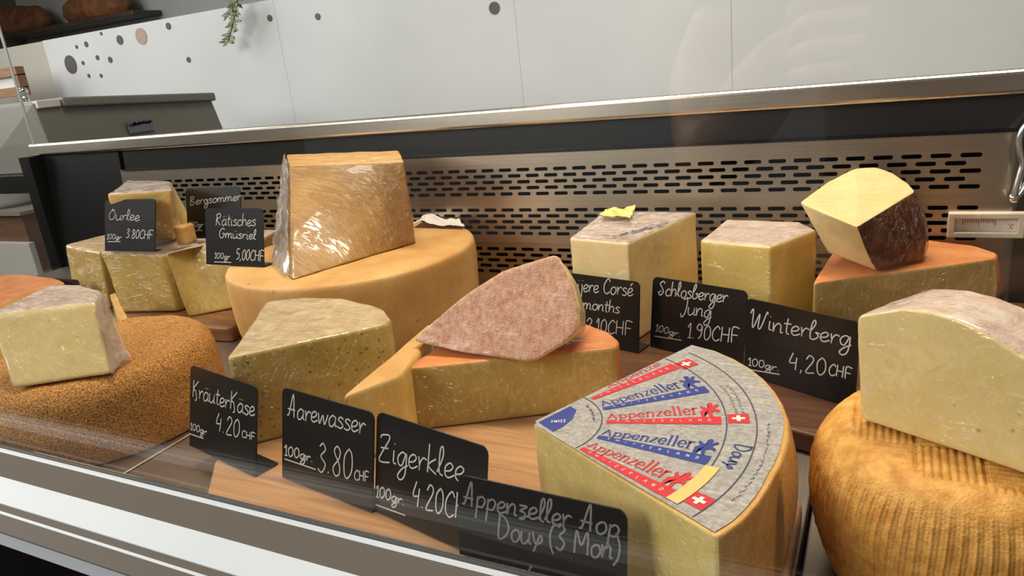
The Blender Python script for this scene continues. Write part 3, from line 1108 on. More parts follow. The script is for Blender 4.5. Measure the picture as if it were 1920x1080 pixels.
cheese('round_cheese', 'ochre wheel with basket ridges at the right edge under a pale wedge', 'cheese wheel',
       circle(cp, 0.0845, 0.0006, 60), circle(cp, 0.0845, 0.1006, 60), 'r' * 60, {'bot': ('rind', 'r_basket'), 'r': ('rind', 'r_basket'), 'top': ('rind', 'r_basket')},
       rows=wheel_rows(0.0845, fine([(0.066, 0.0), (0.072, 0.006), (0.079, 0.025), (0.0835, 0.045), (0.0845, 0.060), (0.0825, 0.076), (0.0765, 0.090), (0.0695, 0.0975), (0.063, 0.100)], 6)),
       step=0.0005, cap_k=1.6, corner=0.0, dome=0.0015, noise_amp=0.0006, noise_scale=40, seed=9, disp=basket)

# wrapped block on the brown wheel

T = [(-0.7341, 0.3440, 0.1460), (-0.6503, 0.3960, 0.1460), (-0.6843, 0.4257, 0.1460), (-0.7349, 0.4377, 0.1460), (-0.7751, 0.4323, 0.1460)]
B = [(-0.6981, 0.3288, 0.0828), (-0.6266, 0.3784, 0.0828), (-0.6486, 0.4108, 0.0828)]
B.append(add(B[2], mul(sub(T[3], T[2]), 1.0)))
B.append(add(B[2], mul(sub(T[4], T[2]), 1.0)))
root, pr = cheese('cheese_block', 'filmed pale block with greyish rind on the rough brown wheel', 'cheese',
                  B, T, 'crrrc', {'bot': ('paste', 'p_pale'), 'c': ('paste', 'p_pale'), 'r': ('rind', 'r_veil'), 'top': ('rind', 'r_veil')}, edge=0.004, corner=0.005, seed=1, noise_amp=0.0009)
film_sheet('plastic_wrap', add(B[1], (0.001, -0.001, 0.001)), add(B[2], (0.004, 0.0, 0.001)), add(T[2], (0.004, 0, 0.0)), add(T[1], (0.002, -0.001, 0.0)), root, 0.003, seed=4)

# small wedge behind it, pale stripe of film up its edge
T = [(-0.9684, 0.6127, 0.0640), (-0.9687, 0.6221, 0.0640), (-0.8286, 0.5388, 0.0640), (-0.8236, 0.5248, 0.0640)]
B = [at(T[0], 0.0006), at(T[1], 0.0006), add(at(T[2], 0.0006), (0.006, 0.004, 0)), at(T[3], 0.0006)]
B, T = B[::-1], T[::-1]
B, T = [B[0], B[1], B[2], B[3]], [T[0], T[1], T[2], T[3]]
cheese('cheese_wedge', 'narrow yellow wedge squeezed behind the filmed block', 'cheese', B, T, 'cccc',
       {'bot': ('paste', 'p_yellow'), 'c': ('paste', 'p_yellow'), 'top': ('rind', 'r_tan')}, seed=3, edge=0.002, corner=0.003)

# orange wedge at the far left edge
T = [(-1.0534, 0.4731, 0.0720), (-1.0930, 0.5803, 0.0720), (-1.0936, 0.6306, 0.0720), (-1.1462, 0.6455, 0.0720), (-1.2401, 0.6511, 0.0720), (-1.3480, 0.6266, 0.0720)]
B = [at(p, 0.0006) for p in T]
cheese('cheese_wedge', 'low orange rinded wedge at the far left edge behind the block', 'cheese', B, T, 'ccrrrc',
       {'bot': ('paste', 'p_yellow'), 'c': ('paste', 'p_yellow'), 'r': ('rind', 'r_orange'), 'top': ('rind', 'r_orange')}, seed=4)

# three wedges on the back left board
zt = 0.112
T = [(-1.0358, 0.6583, 0.1120), (-0.9140, 0.6695, 0.1060), (-0.90, 0.80, 0.108), (-0.98, 0.83, 0.112)]
B = [(-1.0100, 0.6497, 0.0208), (-0.9102, 0.6691, 0.0208), (-0.90, 0.80, 0.0208), (-0.99, 0.83, 0.0208)]
root, pr = cheese('cheese_wedge', 'filmed yellow wedge on the dark board under the 3.80 price card', 'cheese', B, T, 'cccc',
                  {'bot': ('paste', 'p_olive'), 'c': ('paste', 'p_olive'), 'top': ('rind', 'r_veil')}, seed=6, noise_amp=0.0014)
T = [(-0.8874, 0.6535, 0.1120), (-0.8925, 0.6977, 0.1120), (-0.8247, 0.7223, 0.1120), (-0.81, 0.735, 0.105), (-0.815, 0.80, 0.112), (-0.885, 0.80, 0.112)]
B = [(-0.8736, 0.6532, 0.0208), (-0.8473, 0.6776, 0.0208), (-0.8206, 0.7024, 0.0208), (-0.812, 0.735, 0.0208), (-0.815, 0.80, 0.0208), (-0.88, 0.80, 0.0208)]
cheese('cheese_wedge', 'filmed yellow wedge on the dark board touching the large tan wheel', 'cheese', B, T, 'cccccc',
       {'bot': ('paste', 'p_olive'), 'c': ('paste', 'p_olive'), 'top': ('rind', 'r_veil')}, seed=7, noise_amp=0.0014)
T = [(-1.1781, 0.6956, 0.1100), (-1.052, 0.668, 0.108), (-1.055, 0.735, 0.108), (-1.06, 0.83, 0.112), (-1.15, 0.83, 0.112)]
B = [(-1.1474, 0.6660, 0.0208), (-1.050, 0.660, 0.0208), (-1.055, 0.735, 0.0208), (-1.06, 0.83, 0.0208), (-1.15, 0.83, 0.0208)]
cheese('cheese_wedge', 'shadowy filmed wedge at the left end of the dark board', 'cheese', B, T, 'ccccc',
       {'bot': ('paste', 'p_olive'), 'c': ('paste', 'p_olive'), 'top': ('rind', 'r_grey')}, seed=8, noise_amp=0.001)
# upright wedge standing on top of them
zb = 0.1135
B = [(-1.0492, 0.7003, 0.1135), (-0.9537, 0.7245, 0.1135), add((-0.9537, 0.7245, 0.1135), (-0.01, 0.055, 0)), add((-1.0492, 0.7003, 0.1135), (0.02, 0.06, 0))]
T = [(-0.9946, 0.6672, 0.1960), (-0.8836, 0.6883, 0.1960), (-0.9840, 0.7666, 0.1960), (-1.1128, 0.7866, 0.1960)]
cheese('cheese_wedge', 'upright yellow wedge behind the 3.80 price card', 'cheese', B, T, 'cccc',
       {'bot': ('paste', 'p_yellow'), 'c': ('paste', 'p_yellow'), 'top': ('rind', 'r_frost')}, seed=10, noise_amp=0.0008)
# low dark-rinded piece between the upright wedge and the price cards
B = [(-0.9120, 0.6939, 0.1135), (-0.8903, 0.6982, 0.1135), add((-0.8903, 0.6982, 0.1135), (-0.006, 0.024, 0)), add((-0.9120, 0.6939, 0.1135), (0.002, 0.024, 0))]
T = [at(p, 0.142) for p in B]
cheese('cheese_piece', 'small brown rinded piece behind the price cards, right of the upright wedge', 'cheese', B, T, 'cccc',
       {'bot': ('rind', 'r_tan'), 'c': ('rind', 'r_tan'), 'top': ('rind', 'r_tan')}, seed=11)

# tall wrapped piece on the large wheel
zb, zt = 0.1012, 0.212
B = [(-0.6146, 0.6077, 0.1012), (-0.5525, 0.7785, 0.1012), add((-0.5525, 0.7785, 0.1012), (-0.075, 0.055, 0)), (-0.6937, 0.6604, 0.1012)]
T = [(-0.7255, 0.7553, 0.2120), (-0.5373, 0.7555, 0.2120), (-0.6232, 0.8686, 0.2120), (-0.8534, 0.8864, 0.2120)]
root, pr = cheese('cheese_piece', 'tall wrapped deep yellow piece standing on the large tan wheel', 'cheese', B, T, 'crrc',
                  {'bot': ('paste', 'p_big'), 'c': ('paste', 'p_big'), 'r': ('rind', 'r_frost'), 'top': ('rind', 'r_tan')}, edge=0.003, corner=0.004, seed=12, noise_amp=0.0012)
film_sheet('plastic_wrap', add(B[3], (-0.003, 0.0, 0.002)), add(B[0], (-0.0015, -0.002, 0.002)), add(T[0], (-0.0015, -0.002, 0.003)), add(T[3], (-0.003, 0, 0.002)), root, 0.004, seed=8)
# crumpled white paper at the back of the large wheel
V, F = [], []
pa, pb, pc, pd = Vector((-0.6105, 0.8594, 0.1025)), Vector((-0.5201, 0.8524, 0.1025)), Vector((-0.5504, 0.8896, 0.1025)), Vector((-0.6248, 0.9163, 0.1025))
nu = 18
for off in (0.0, 0.0006):
    for j in range(nu + 1):
        for i in range(nu + 1):
            u, w = i / nu, j / nu
            p = pa.lerp(pb, u).lerp(pd.lerp(pc, u), w)
            h = 0.0022 + 0.004 * noise.noise(p * 70) + 0.011 * max(0, 1 - abs(u - 0.2) * 4) * (1 - abs(w - 0.5))
            V.append(p + Vector((0, 0, max(0.0006, h) + off)))
o1 = (nu + 1) ** 2
for j in range(nu):
    for i in range(nu):
        k = j * (nu + 1) + i
        F += [(k, k + nu + 1, k + nu + 2, k + 1), (o1 + k, o1 + k + 1, o1 + k + nu + 2, o1 + k + nu + 1)]
tag(mesh('paper_scrap', V, F, plain('white_paper', srgb(232, 226, 222), 0.5), None, True, pa), 'crumpled white paper scrap on the back of the large tan wheel', 'paper')

# herb wedge with the grey-tan rind
T = [(-0.4945, 0.3976, 0.1030), (-0.3986, 0.4987, 0.1030), (-0.4033, 0.5103, 0.1030), (-0.4242, 0.5301, 0.1030), (-0.4480, 0.5432, 0.1030), (-0.4979, 0.5551, 0.1030), (-0.5438, 0.5498, 0.1030), (-0.5813, 0.5336, 0.1030)]
B = [at(p, 0.0188) for p in T]
cheese('cheese_wedge', 'green flecked herb wedge with grey tan rind behind the two left price cards', 'cheese', B, T, 'crrrrrrc',
       {'bot': ('rind', 'r_grey'), 'c': ('paste', 'p_herb'), 'r': ('rind', 'r_grey'), 'top': ('rind', 'r_grey')}, edge=0.003, corner=0.006, seed=13, noise_amp=0.0008)

# pale wedge and olive wedge under the pink one
T = [(-0.3761, 0.3985, 0.0800), (-0.3526, 0.4488, 0.0800), (-0.376, 0.530, 0.080), (-0.3967, 0.5612, 0.0800)]
B = [at(p, 0.0188) for p in T]
cheese('cheese_wedge', 'pale smooth wedge pointing left beside the larger pink topped wedge', 'cheese', B, T, 'cccc',
       {'bot': ('paste', 'p_yellow'), 'c': ('paste', 'p_yellow'), 'top': ('rind', 'r_wheel')}, edge=0.003, seed=14)
T = [(-0.3661, 0.4679, 0.0750), (-0.2015, 0.5508, 0.0750), (-0.2016, 0.5642, 0.0750), (-0.2191, 0.5852, 0.0750), (-0.2507, 0.6042, 0.0750), (-0.3089, 0.6024, 0.0750), (-0.3572, 0.5699, 0.0750)]
B = [(-0.3587, 0.4647, 0.0188)] + [at(p, 0.0188) for p in T[1:]]
cheese('cheese_wedge', 'orange rinded wedge with olive cut face under the pink piece', 'cheese', B, T, 'crrrrrc',
       {'bot': ('rind', 'r_orange'), 'c': ('paste', 'p_olive'), 'r': ('rind', 'r_orange'), 'top': ('rind', 'r_orange')}, edge=0.003, corner=0.006, seed=15)
# pink-rinded wedge leaning on it
F_ = [(-0.3755, 0.4986, 0.0877), (-0.3274, 0.4995, 0.0802), (-0.2651, 0.5036, 0.0749),
      (-0.2559, 0.5054, 0.0759), (-0.2330, 0.5175, 0.0894), (-0.2226, 0.5260, 0.0998), (-0.2255, 0.5368, 0.1160),
      (-0.2371, 0.5500, 0.1373), (-0.2527, 0.5604, 0.1553), (-0.3011, 0.5454, 0.1422), (-0.3370, 0.5262, 0.1209)]
bk = Vector((-0.008, 0.042, -0.020))
fc_ = sum((Vector(p) for p in F_), Vector()) / len(F_)
Bk = [fc_ + (Vector(p) - fc_) * 0.93 + bk for p in F_]
for p in Bk:
    p.z = max(p.z, 0.0768)
cheese('cheese_wedge', 'pink rinded wedge lying across the olive cut wedge in the middle', 'cheese', [tuple(p) for p in Bk], F_, 'ccccrrrcccc'[:11],
       {'bot': ('paste', 'p_cream'), 'c': ('paste', 'p_cream'), 'r': ('paste', 'p_cream'), 'top': ('rind', 'r_pink')}, edge=0.004, corner=0.006, seed=16, noise_amp=0.0011)

# ------------------------------------------------------------------ quarter wheel with the printed label
AP = Vector((-0.197, 0.374))
ZT = 0.0955


def rout(deg):
    tb = [(-31, .1545), (-25, .155), (-7, .1515), (7, .154), (16, .157), (28, .160), (41, .1637), (58, .1665), (66, .1645)]
    for (a, ra), (b, rb) in zip(tb, tb[1:]):
        if deg <= b:
            t = max(0, (deg - a) / (b - a))
            return ra + (rb - ra) * t
    return tb[-1][1]


def polar(r, deg, z=ZT):
    k = 1 + 0.10 * max(0, deg / 62) ** 1.4 * min(1, (r / 0.155)) if deg > 0 else 1
    rr = min(r * k, rout(deg) - 0.0025)
    return Vector((AP.x + rr * cos(R(deg)), AP.y + rr * sin(R(deg)), z))


A0, A1 = -30.5, 65.5
arcp = [(AP.x + rout(a) * cos(R(a)), AP.y + rout(a) * sin(R(a)), ZT) for a in [A0 + (A1 - A0) * k / 14 for k in range(15)]]
T = [(AP.x, AP.y, ZT)] + arcp
B = [at(p, 0.0188) for p in T]
root, pr = cheese('cheese_wedge', 'quarter wheel with grey printed label on top at the front centre', 'cheese', B, T, 'c' + 'qqqq' + 'r' * 10 + 'c',
                  {'bot': ('rind', 'r_tan'), 'c': ('paste', 'p_app'), 'q': ('rind', 'r_tan'), 'r': ('rind', 'r_tan'), 'top': ('rind', 'r_tan')}, edge=0.002, corner=0.004, bulge=0.006, seed=17, noise_amp=0.0003, step=0.003)
lab_m = cheese_mat('grey_label_paper', srgb(140, 137, 134), srgb(182, 179, 176), 420, detail=4, rough=0.4, film=0.7, bump=0.25, bscale=700)
V, F = [], []
na, nrr = 40, 24
for j in range(nrr + 1):
    for i in range(na + 1):
        a = A0 + 0.6 + (A1 - A0 - 1.2) * i / na
        r = 0.003 + (rout(a) - 0.0032 - 0.003) * j / nrr
        V.append((AP.x + r * cos(R(a)), AP.y + r * sin(R(a)), ZT + 0.0007))
for j in range(nrr):
    for i in range(na):
        k = j * (na + 1) + i
        F.append((k, k + na + 1, k + na + 2, k + 1))
label = mesh('label', V, F, lab_m, root)
label['label'] = 'round silver grey paper label'
RED, BLUE, INK, WHITE = (plain('print_red', srgb(206, 44, 54), 0.45, coat=0.5), plain('print_blue', srgb(46, 62, 140), 0.45, coat=0.5),
                         plain('print_dark_ink', srgb(62, 66, 92), 0.5, coat=0.5), plain('print_white', srgb(228, 224, 220), 0.5, coat=0.5))
PZ = ZT + 0.0010


def pmap(z):
    return lambda p: polar(p.x, p.y, z)


def sector(V, F, r0, r1, a0, a1, z, nr_=10, na_=4, a0b=None, a1b=None):
    """Bar between two radii; its angles may change along the radius."""
    a0b = a0 if a0b is None else a0b
    a1b = a1 if a1b is None else a1b
    st = len(V)
    for j in range(nr_ + 1):
        t = j / nr_
        for i in range(na_ + 1):
            lo, hi = a0 + (a0b - a0) * t, a1 + (a1b - a1) * t
            V.append(polar(r0 + (r1 - r0) * t, lo + (hi - lo) * i / na_, z))
    for j in range(nr_):
        for i in range(na_):
            k = st + j * (na_ + 1) + i
            F.append((k, k + na_ + 1, k + na_ + 2, k + 1))


SER = {  # printed roman letters as broad-nib strokes: (width, strokes); 1 = x-height, 1.5 = cap height
    'A': (1.15, [[(.1, 0), (.55, 1.5)], [(.55, 1.5), (1.0, 0)], [(.28, .5), (.8, .5)], [(-.02, 0), (.25, 0)], [(.82, 0), (1.15, 0)]]),
    'p': (.95, [[(.2, 1), (.2, -.5)], [(.2, .85), (.5, 1.0), (.82, .75), (.82, .25), (.5, 0), (.2, .15)], [(.02, -.5), (.4, -.5)], [(.02, .97), (.2, .97)]]),
    'e': (.85, [[(.15, .52), (.72, .52), (.68, .85), (.43, 1), (.12, .7), (.12, .3), (.45, 0), (.75, .2)]]),
    'n': (1.0, [[(.2, 1), (.2, 0)], [(.2, .8), (.5, 1), (.78, .8), (.78, 0)], [(.03, 0), (.38, 0)], [(.6, 0), (.95, 0)], [(.03, .97), (.2, .97)]]),
    'z': (.8, [[(.1, .97), (.7, .97)], [(.7, .95), (.1, .03)], [(.08, .03), (.73, .03)]]),
    'l': (.5, [[(.25, 1.6), (.25, 0)], [(.05, 0), (.45, 0)], [(.08, 1.57), (.25, 1.57)]]),
    'r': (.75, [[(.2, 1), (.2, 0)], [(.2, .7), (.45, .98), (.7, .92)], [(.03, 0), (.42, 0)], [(.03, .97), (.2, .97)]]),
}
WCAP = {'S': (.8, [[(.7, .85), (.4, 1), (.15, .75), (.6, .3), (.4, 0), (.1, .15)]]), 'W': (1.2, [[(.05, 1), (.3, 0), (.6, .9), (.9, 0), (1.15, 1)]]), 'I': (.4, [[(.2, 1), (.2, 0)]]),
        'T': (.8, [[(.05, 1), (.75, 1)], [(.4, 1), (.4, 0)]]), 'Z': (.8, [[(.1, 1), (.7, 1), (.1, 0), (.72, 0)]]), 'E': (.75, [[(.65, 1), (.15, 1), (.15, 0), (.68, 0)], [(.15, .5), (.55, .5)]]),
        'R': (.85, [[(.15, 0), (.15, 1), (.6, .9), (.6, .6), (.15, .5), (.7, 0)]]), 'L': (.75, [[(.15, 1), (.15, 0), (.65, 0)]]), 'A': (.9, [[(.05, 0), (.45, 1), (.85, 0)], [(.2, .4), (.7, .4)]]),
        'N': (.9, [[(.15, 0), (.15, 1), (.75, 0), (.75, 1)]]), 'D': (.9, [[(.15, 0), (.15, 1), (.6, .85), (.75, .5), (.6, .15), (.15, 0)]])}


def print_text(V, F, font, text, r0, r1, ang, hdeg, w, z, nib=True, curve=True, gap=0.0):
    """Letters along the radius; heights are angles, so they widen outwards as on the label."""
    tot = sum(font[c][0] + gap for c in text)
    k = (r1 - r0) / tot
    x = r0
    for ch in text:
        gw, st = font[ch]
        for s in st:
            q = [Vector((x + px * k, ang + py * hdeg)) for px, py in s]
            # work in metres for an even nib
            rm = x + gw * k / 2
            q2 = [Vector((p.x, R(p.y) * rm)) for p in q]
            q2 = smooth_line(q2, 4)
            ribbon(V, F, q2, w * (0.45 + 0.55 * rm / 0.11), lambda p, rm=rm: polar(p.x, math.degrees(p.y / rm), z), nib)
        x += (gw + gap) * k


BEAR = [(0.05, -.4), (.3, -.45), (.35, .1), (.6, .0), (.75, -.45), (1.0, -.4), (.9, .1), (1.2, .3), (1.6, .1), (1.65, .35), (1.25, .65), (1.7, 1.0), (1.55, 1.2), (1.1, .95),
        (1.25, 1.3), (1.05, 1.5), (.8, 1.35), (.85, 1.1), (.6, .8), (.25, 1.15), (.1, 1.0), (.35, .6), (.0, .35)]


def bear(V, F, r0, ang, sr, sa, z):
    """Small upright bear emblem after the name."""
    st = len(V)
    c = Vector((0.75, .5))
    V.append(polar(r0 + c.x * sr, ang + c.y * sa, z))
    for p in BEAR:
        V.append(polar(r0 + p[0] * sr, ang + p[1] * sa, z))
    n = len(BEAR)
    for i in range(n):
        F.append((st, st + 1 + i, st + 1 + (i + 1) % n))


bars = [(58.0, 'r', 68.5), (37.8, 'b', 47.5), (16.6, 'r', 26.0), (-6.8, 'b', 3.0), (-26.4, 'r', -18.0)]
VR, FR, VB, FB, VW, FW = [], [], [], [], [], []
for ang, kd, _ in bars:
    V, F = (VR, FR) if kd == 'r' else (VB, FB)
    lo = 2.6 if ang > -20 else 2.2
    sector(V, F, 0.0475, 0.1165, ang - lo, ang + 2.2, PZ)
    VW, FW = [], []
    print_text(VW, FW, WCAP, 'SWITZERLAND', 0.054, 0.1145, ang - 0.75, 1.4, 0.00036, PZ + 0.0002, nib=None, gap=1.8)
    mesh('bar_lettering', VW, FW, WHITE, label, False)
    if ang < 50:
        print_text(V, F, SER, 'Appenzeller', 0.0480, 0.1045, ang + 4.4, 4.7, 0.0013, PZ, gap=0.06)
        bear(V, F, 0.1048, ang + 4.4, 0.0074, 4.9, PZ)
# partly cut name along the upper edge
print_text(VR, FR, SER, 'Appenze', 0.0640, 0.1120, 61.9, 2.2, 0.0010, PZ)
# blue corner at the tip with white marks
st = len(VB)
VB += [polar(0.0045, 20, PZ), polar(0.0195, -22, PZ), polar(0.0215, 0, PZ), polar(0.0260, 25, PZ), polar(0.0315, 47, PZ), polar(0.0310, 60, PZ)]
FB += [(st, st + 1, st + 2, st + 3, st + 4, st + 5)]
VT, FT = [], []
print_text(VT, FT, WCAP, 'SWISS', 0.0125, 0.0225, 14.0, 11.0, 0.0009, PZ + 0.0002, nib=None, gap=0.3)
# red squares with white crosses
for r, a in ((0.1235, 56.5), (0.1265, 17.3), (0.1300, -24.0)):
    da = 2.6
    V, F = [], []
    sector(V, F, r - 0.0062, r + 0.0062, a - da, a + da, PZ)
    mesh('flag_square', V, F, RED, label, False)
    V, F = [], []
    b1, b2, h1_, h2_ = r - 0.0038, r + 0.0038, da * .2, da * .62
    c1, c2 = r - 0.0011, r + 0.0011
    pts = [(b1, -h1_), (c1, -h1_), (c1, -h2_), (c2, -h2_), (c2, -h1_), (b2, -h1_), (b2, h1_), (c2, h1_), (c2, h2_), (c1, h2_), (c1, h1_), (b1, h1_)]
    V = [polar(x, a + y, PZ + 0.0002) for x, y in pts]
    mesh('flag_cross', V, [(0, 1, 10, 11), (1, 2, 3, 4), (4, 5, 6, 7), (7, 8, 9, 10), (1, 4, 7, 10)], WHITE, label, False)
mesh('red_print', VR, FR, RED, label, False)
mesh('blue_print', VB, FB, BLUE, label, False)
mesh('tip_lettering', VT, FT, WHITE, label, False)
V, F = [], []
for r, w, a0, a1 in ((0.0448, 0.0007, -29.5, 65), (0.1195, 0.0007, -14, 64.5), (0.1365, 0.0007, -29.5, 62)):
    st = len(V)
    for i in range(61):
        a = a0 + (a1 - a0) * i / 60
        V.append(polar(r - w / 2, a, PZ))
        V.append(polar(r + w / 2, a, PZ))
    for i in range(60):
        F.append((st + 2 * i, st + 2 * i + 1, st + 2 * i + 3, st + 2 * i + 2))
# fine print round the outer ring and the inner arc
for a0, a1, r, h in ((-20, 14, 0.1420, .0020), (20, 38, 0.1290, .0020), (20, 38, 0.1250, .0020), (18, 50, 0.0385, .0022)):
    a = a0
    rnd = random.Random(int(a0 + 50))
    while a < a1:
        for q in range(3):
            p0 = Vector((r + h * rnd.random(), a))
            p1 = Vector((r + h * rnd.random(), a + 0.5))
            ribbon(V, F, [Vector((p0.x, R(p0.y) * r)), Vector((p1.x, R(p1.y) * r))], 0.00035, lambda p, r=r: polar(p.x, math.degrees(p.y / r), PZ))
            a += 0.45
        a += 0.5
mesh('dark_print', V, F, INK, label, False)
# handwritten word round the ring
V, F = [], []
write(V, F, 'Doux', (0, 0), (0.0265, 0), 0.0048, 0.0011, lambda p: polar(0.1262 + p.y, 3.6 - math.degrees(p.x / 0.128), PZ), 0.1)
mesh('handwriting', V, F, plain('blue_pen', srgb(48, 64, 130), 0.5), label, False)
# strip of yellow tape near the front corner
V, F = [], []
sector(V, F, 0.1165, 0.1245, -28.5, -9.5, PZ + 0.0003, 3, 8)
mesh('tape_strip', V, F, plain('yellow_tape', srgb(238, 196, 122), 0.4, coat=0.4), label, False)

# ------------------------------------------------------------------ blocks at the back right
T = [(-0.3051, 0.7138, 0.1280), (-0.2331, 0.6960, 0.1280), (-0.1954, 0.8355, 0.1280), (-0.3116, 0.8431, 0.1280)]
B = [at(p, 0.0188) for p in T]
gruy_root, _ = cheese('cheese_block', 'tall filmed block with purplish rind and a yellow scrap on top', 'cheese', B, T, 'cccc',
       {'bot': ('paste', 'p_gold'), 'c': ('paste', 'p_gold'), 'top': ('rind', 'r_frost')}, edge=0.0025, corner=0.003, seed=20, noise_amp=0.0008)
T = [(-0.1748, 0.7606, 0.1150), (-0.1005, 0.7398, 0.1150), (-0.0640, 0.8102, 0.1150), (-0.0837, 0.8433, 0.1150), (-0.1655, 0.8555, 0.1150)]
B = [at(p, 0.0188) for p in T]
cheese('cheese_block', 'bright yellow filmed block behind the 1.90 price card', 'cheese', B, T, 'ccccc',
       {'bot': ('paste', 'p_yellow'), 'c': ('paste', 'p_yellow'), 'top': ('rind', 'r_veil')}, edge=0.003, corner=0.003, seed=21, noise_amp=0.0007)
V, F = [], []
rk = random.Random(8)
ka, kb_, kc = Vector((-0.2547, 0.7125, 0.1290)), Vector((-0.2370, 0.7266, 0.1290)), Vector((-0.2281, 0.7642, 0.1290))
for q in range(9):
    t = q / 8
    p0 = ka.lerp(kc, t) + Vector((rk.uniform(-.004, .004), rk.uniform(-.004, .004), 0))
    pts_ = [Vector((p0.x + 0.010 * k / 5 + rk.uniform(-.001, .001), p0.y + 0.018 * k / 5 * rk.uniform(.7, 1.2))) for k in range(6)]
    ribbon(V, F, pts_, 0.0018, lambda p: (p.x, p.y, 0.1292))
mesh('ink_stamp', V, F, plain('faded_blue_ink', srgb(84, 86, 104), 0.5), gruy_root, False)
# yellow waxy scrap on the tall block
V, F = [], []
qa, qb, qc, qd = Vector((-0.2994, 0.7938, 0.1290)), Vector((-0.2601, 0.7888, 0.1290)), Vector((-0.2690, 0.8380, 0.1290)), Vector((-0.3059, 0.8328, 0.1290))
nu = 20
for off in (0.0, 0.0012):
    for j in range(nu + 1):
        for i in range(nu + 1):
            u, w = i / nu, j / nu
            p = qa.lerp(qb, u).lerp(qd.lerp(qc, u), w)
            h = 0.0028 + 0.0035 * noise.noise(p * 110 + Vector((4, 0, 0))) + 0.0035 * max(0, 1 - abs(u - w) * 3.0)
            V.append(p + Vector((0, 0, max(0.0004, h) + off)))
o1 = (nu + 1) ** 2
for j in range(nu):
    for i in range(nu):
        k = j * (nu + 1) + i
        F += [(k, k + nu + 1, k + nu + 2, k + 1), (o1 + k, o1 + k + 1, o1 + k + nu + 2, o1 + k + nu + 1)]
tag(mesh('wax_scrap', V, F, plain('pale_yellow_wax', srgb(246, 220, 130), 0.4, coat=0.4), None, True, qa), 'crumpled pale yellow scrap on top of the tall block', 'scrap')

T = [(-0.0596, 0.7187, 0.0850), (0.0977, 0.8191, 0.0850), (0.1023, 0.8386, 0.0850), (0.0853, 0.8636, 0.0850), (0.0427, 0.8872, 0.0850), (-0.0039, 0.8779, 0.0850), (-0.0489, 0.8351, 0.0850)]
B = [at(p, 0.0188) for p in T]
cheese('cheese_wedge', 'orange rinded wedge at the back right beneath the dark brown piece', 'cheese', B, T, 'crrrrcc',
       {'bot': ('rind', 'r_orange'), 'c': ('paste', 'p_olive'), 'r': ('rind', 'r_orange'), 'top': ('rind', 'r_orange')}, edge=0.003, corner=0.006, bulge=0.004, seed=22)
# tilted piece with brown rind
E0 = (-0.0054, 0.7600, 0.0865)
T = [(-0.0774, 0.7724, 0.1520), (-0.0227, 0.7124, 0.1420), (0.0250, 0.8005, 0.1560), (0.0183, 0.8083, 0.1630), (0.0040, 0.8331, 0.1700), (-0.0120, 0.8443, 0.1740), (-0.0308, 0.8380, 0.1740), (-0.0546, 0.8147, 0.1650)]
Bf = (-0.0506, 0.7805, 0.0980)
Bg = (0.0364, 0.7974, 0.0875)
B = [Bf, E0, Bg, add(Bg, (0.004, 0.02, 0.006)), add(Bg, (-0.005, 0.045, 0.002)), add(Bg, (-0.03, 0.055, 0.0)), add(Bg, (-0.06, 0.05, 0.0)), add(Bf, (0.006, 0.025, 0.0))]
cheese('cheese_piece', 'tilted cream piece with dark brown rind on the orange wedge', 'cheese', B, T, 'crrrrrcc',
       {'bot': ('paste', 'p_cream'), 'c': ('paste', 'p_cream'), 'r': ('rind', 'r_brown'), 'top': ('paste', 'p_cream')}, edge=0.002, corner=0.004, bulge=0.006, seed=23, noise_amp=0.0009)

# pale wedge on the basket wheel: cut face to the front, rind over the curved top
Q0 = (-0.0079, 0.4155, 0.1035)
Fr = [(-0.0079, 0.4155, 0.1035), (0.098, 0.3602, 0.1035), (0.118, 0.3498, 0.122), (0.105, 0.3566, 0.140), (0.0602, 0.3800, 0.1640),
      (0.0457, 0.3875, 0.1714), (0.0349, 0.3932, 0.1751), (0.0237, 0.3990, 0.1767), (0.0096, 0.4064, 0.1752),
      (-0.0117, 0.4175, 0.1656)]
bo = [(0.018, 0.034, 0.0), (0.018, 0.034, 0.0), (0.018, 0.034, 0.0), (0.016, 0.032, 0.002), (0.018, 0.034, 0.003), (0.018, 0.034, 0.003), (0.018, 0.034, 0.002), (0.018, 0.034, 0.001), (0.016, 0.034, 0.0), (0.014, 0.034, -0.004)]
Bk = [add(p, o) for p, o in zip(Fr, bo)]
root, pr = cheese('cheese_wedge', 'large pale wedge with filmed curved rind standing on the ridged wheel', 'cheese', Bk, Fr, 'ccrrrrrrrc',
                  {'bot': ('paste', 'p_pale'), 'c': ('paste', 'p_pale'), 'r': ('rind', 'r_veil'), 'top': ('paste', 'p_pale')}, edge=0.0025, corner=0.004, seed=25, noise_amp=0.0009, step=0.0028)

# ------------------------------------------------------------------ chalk price cards
CWD, CHT = 0.105, 0.074
RN = random.Random(3)


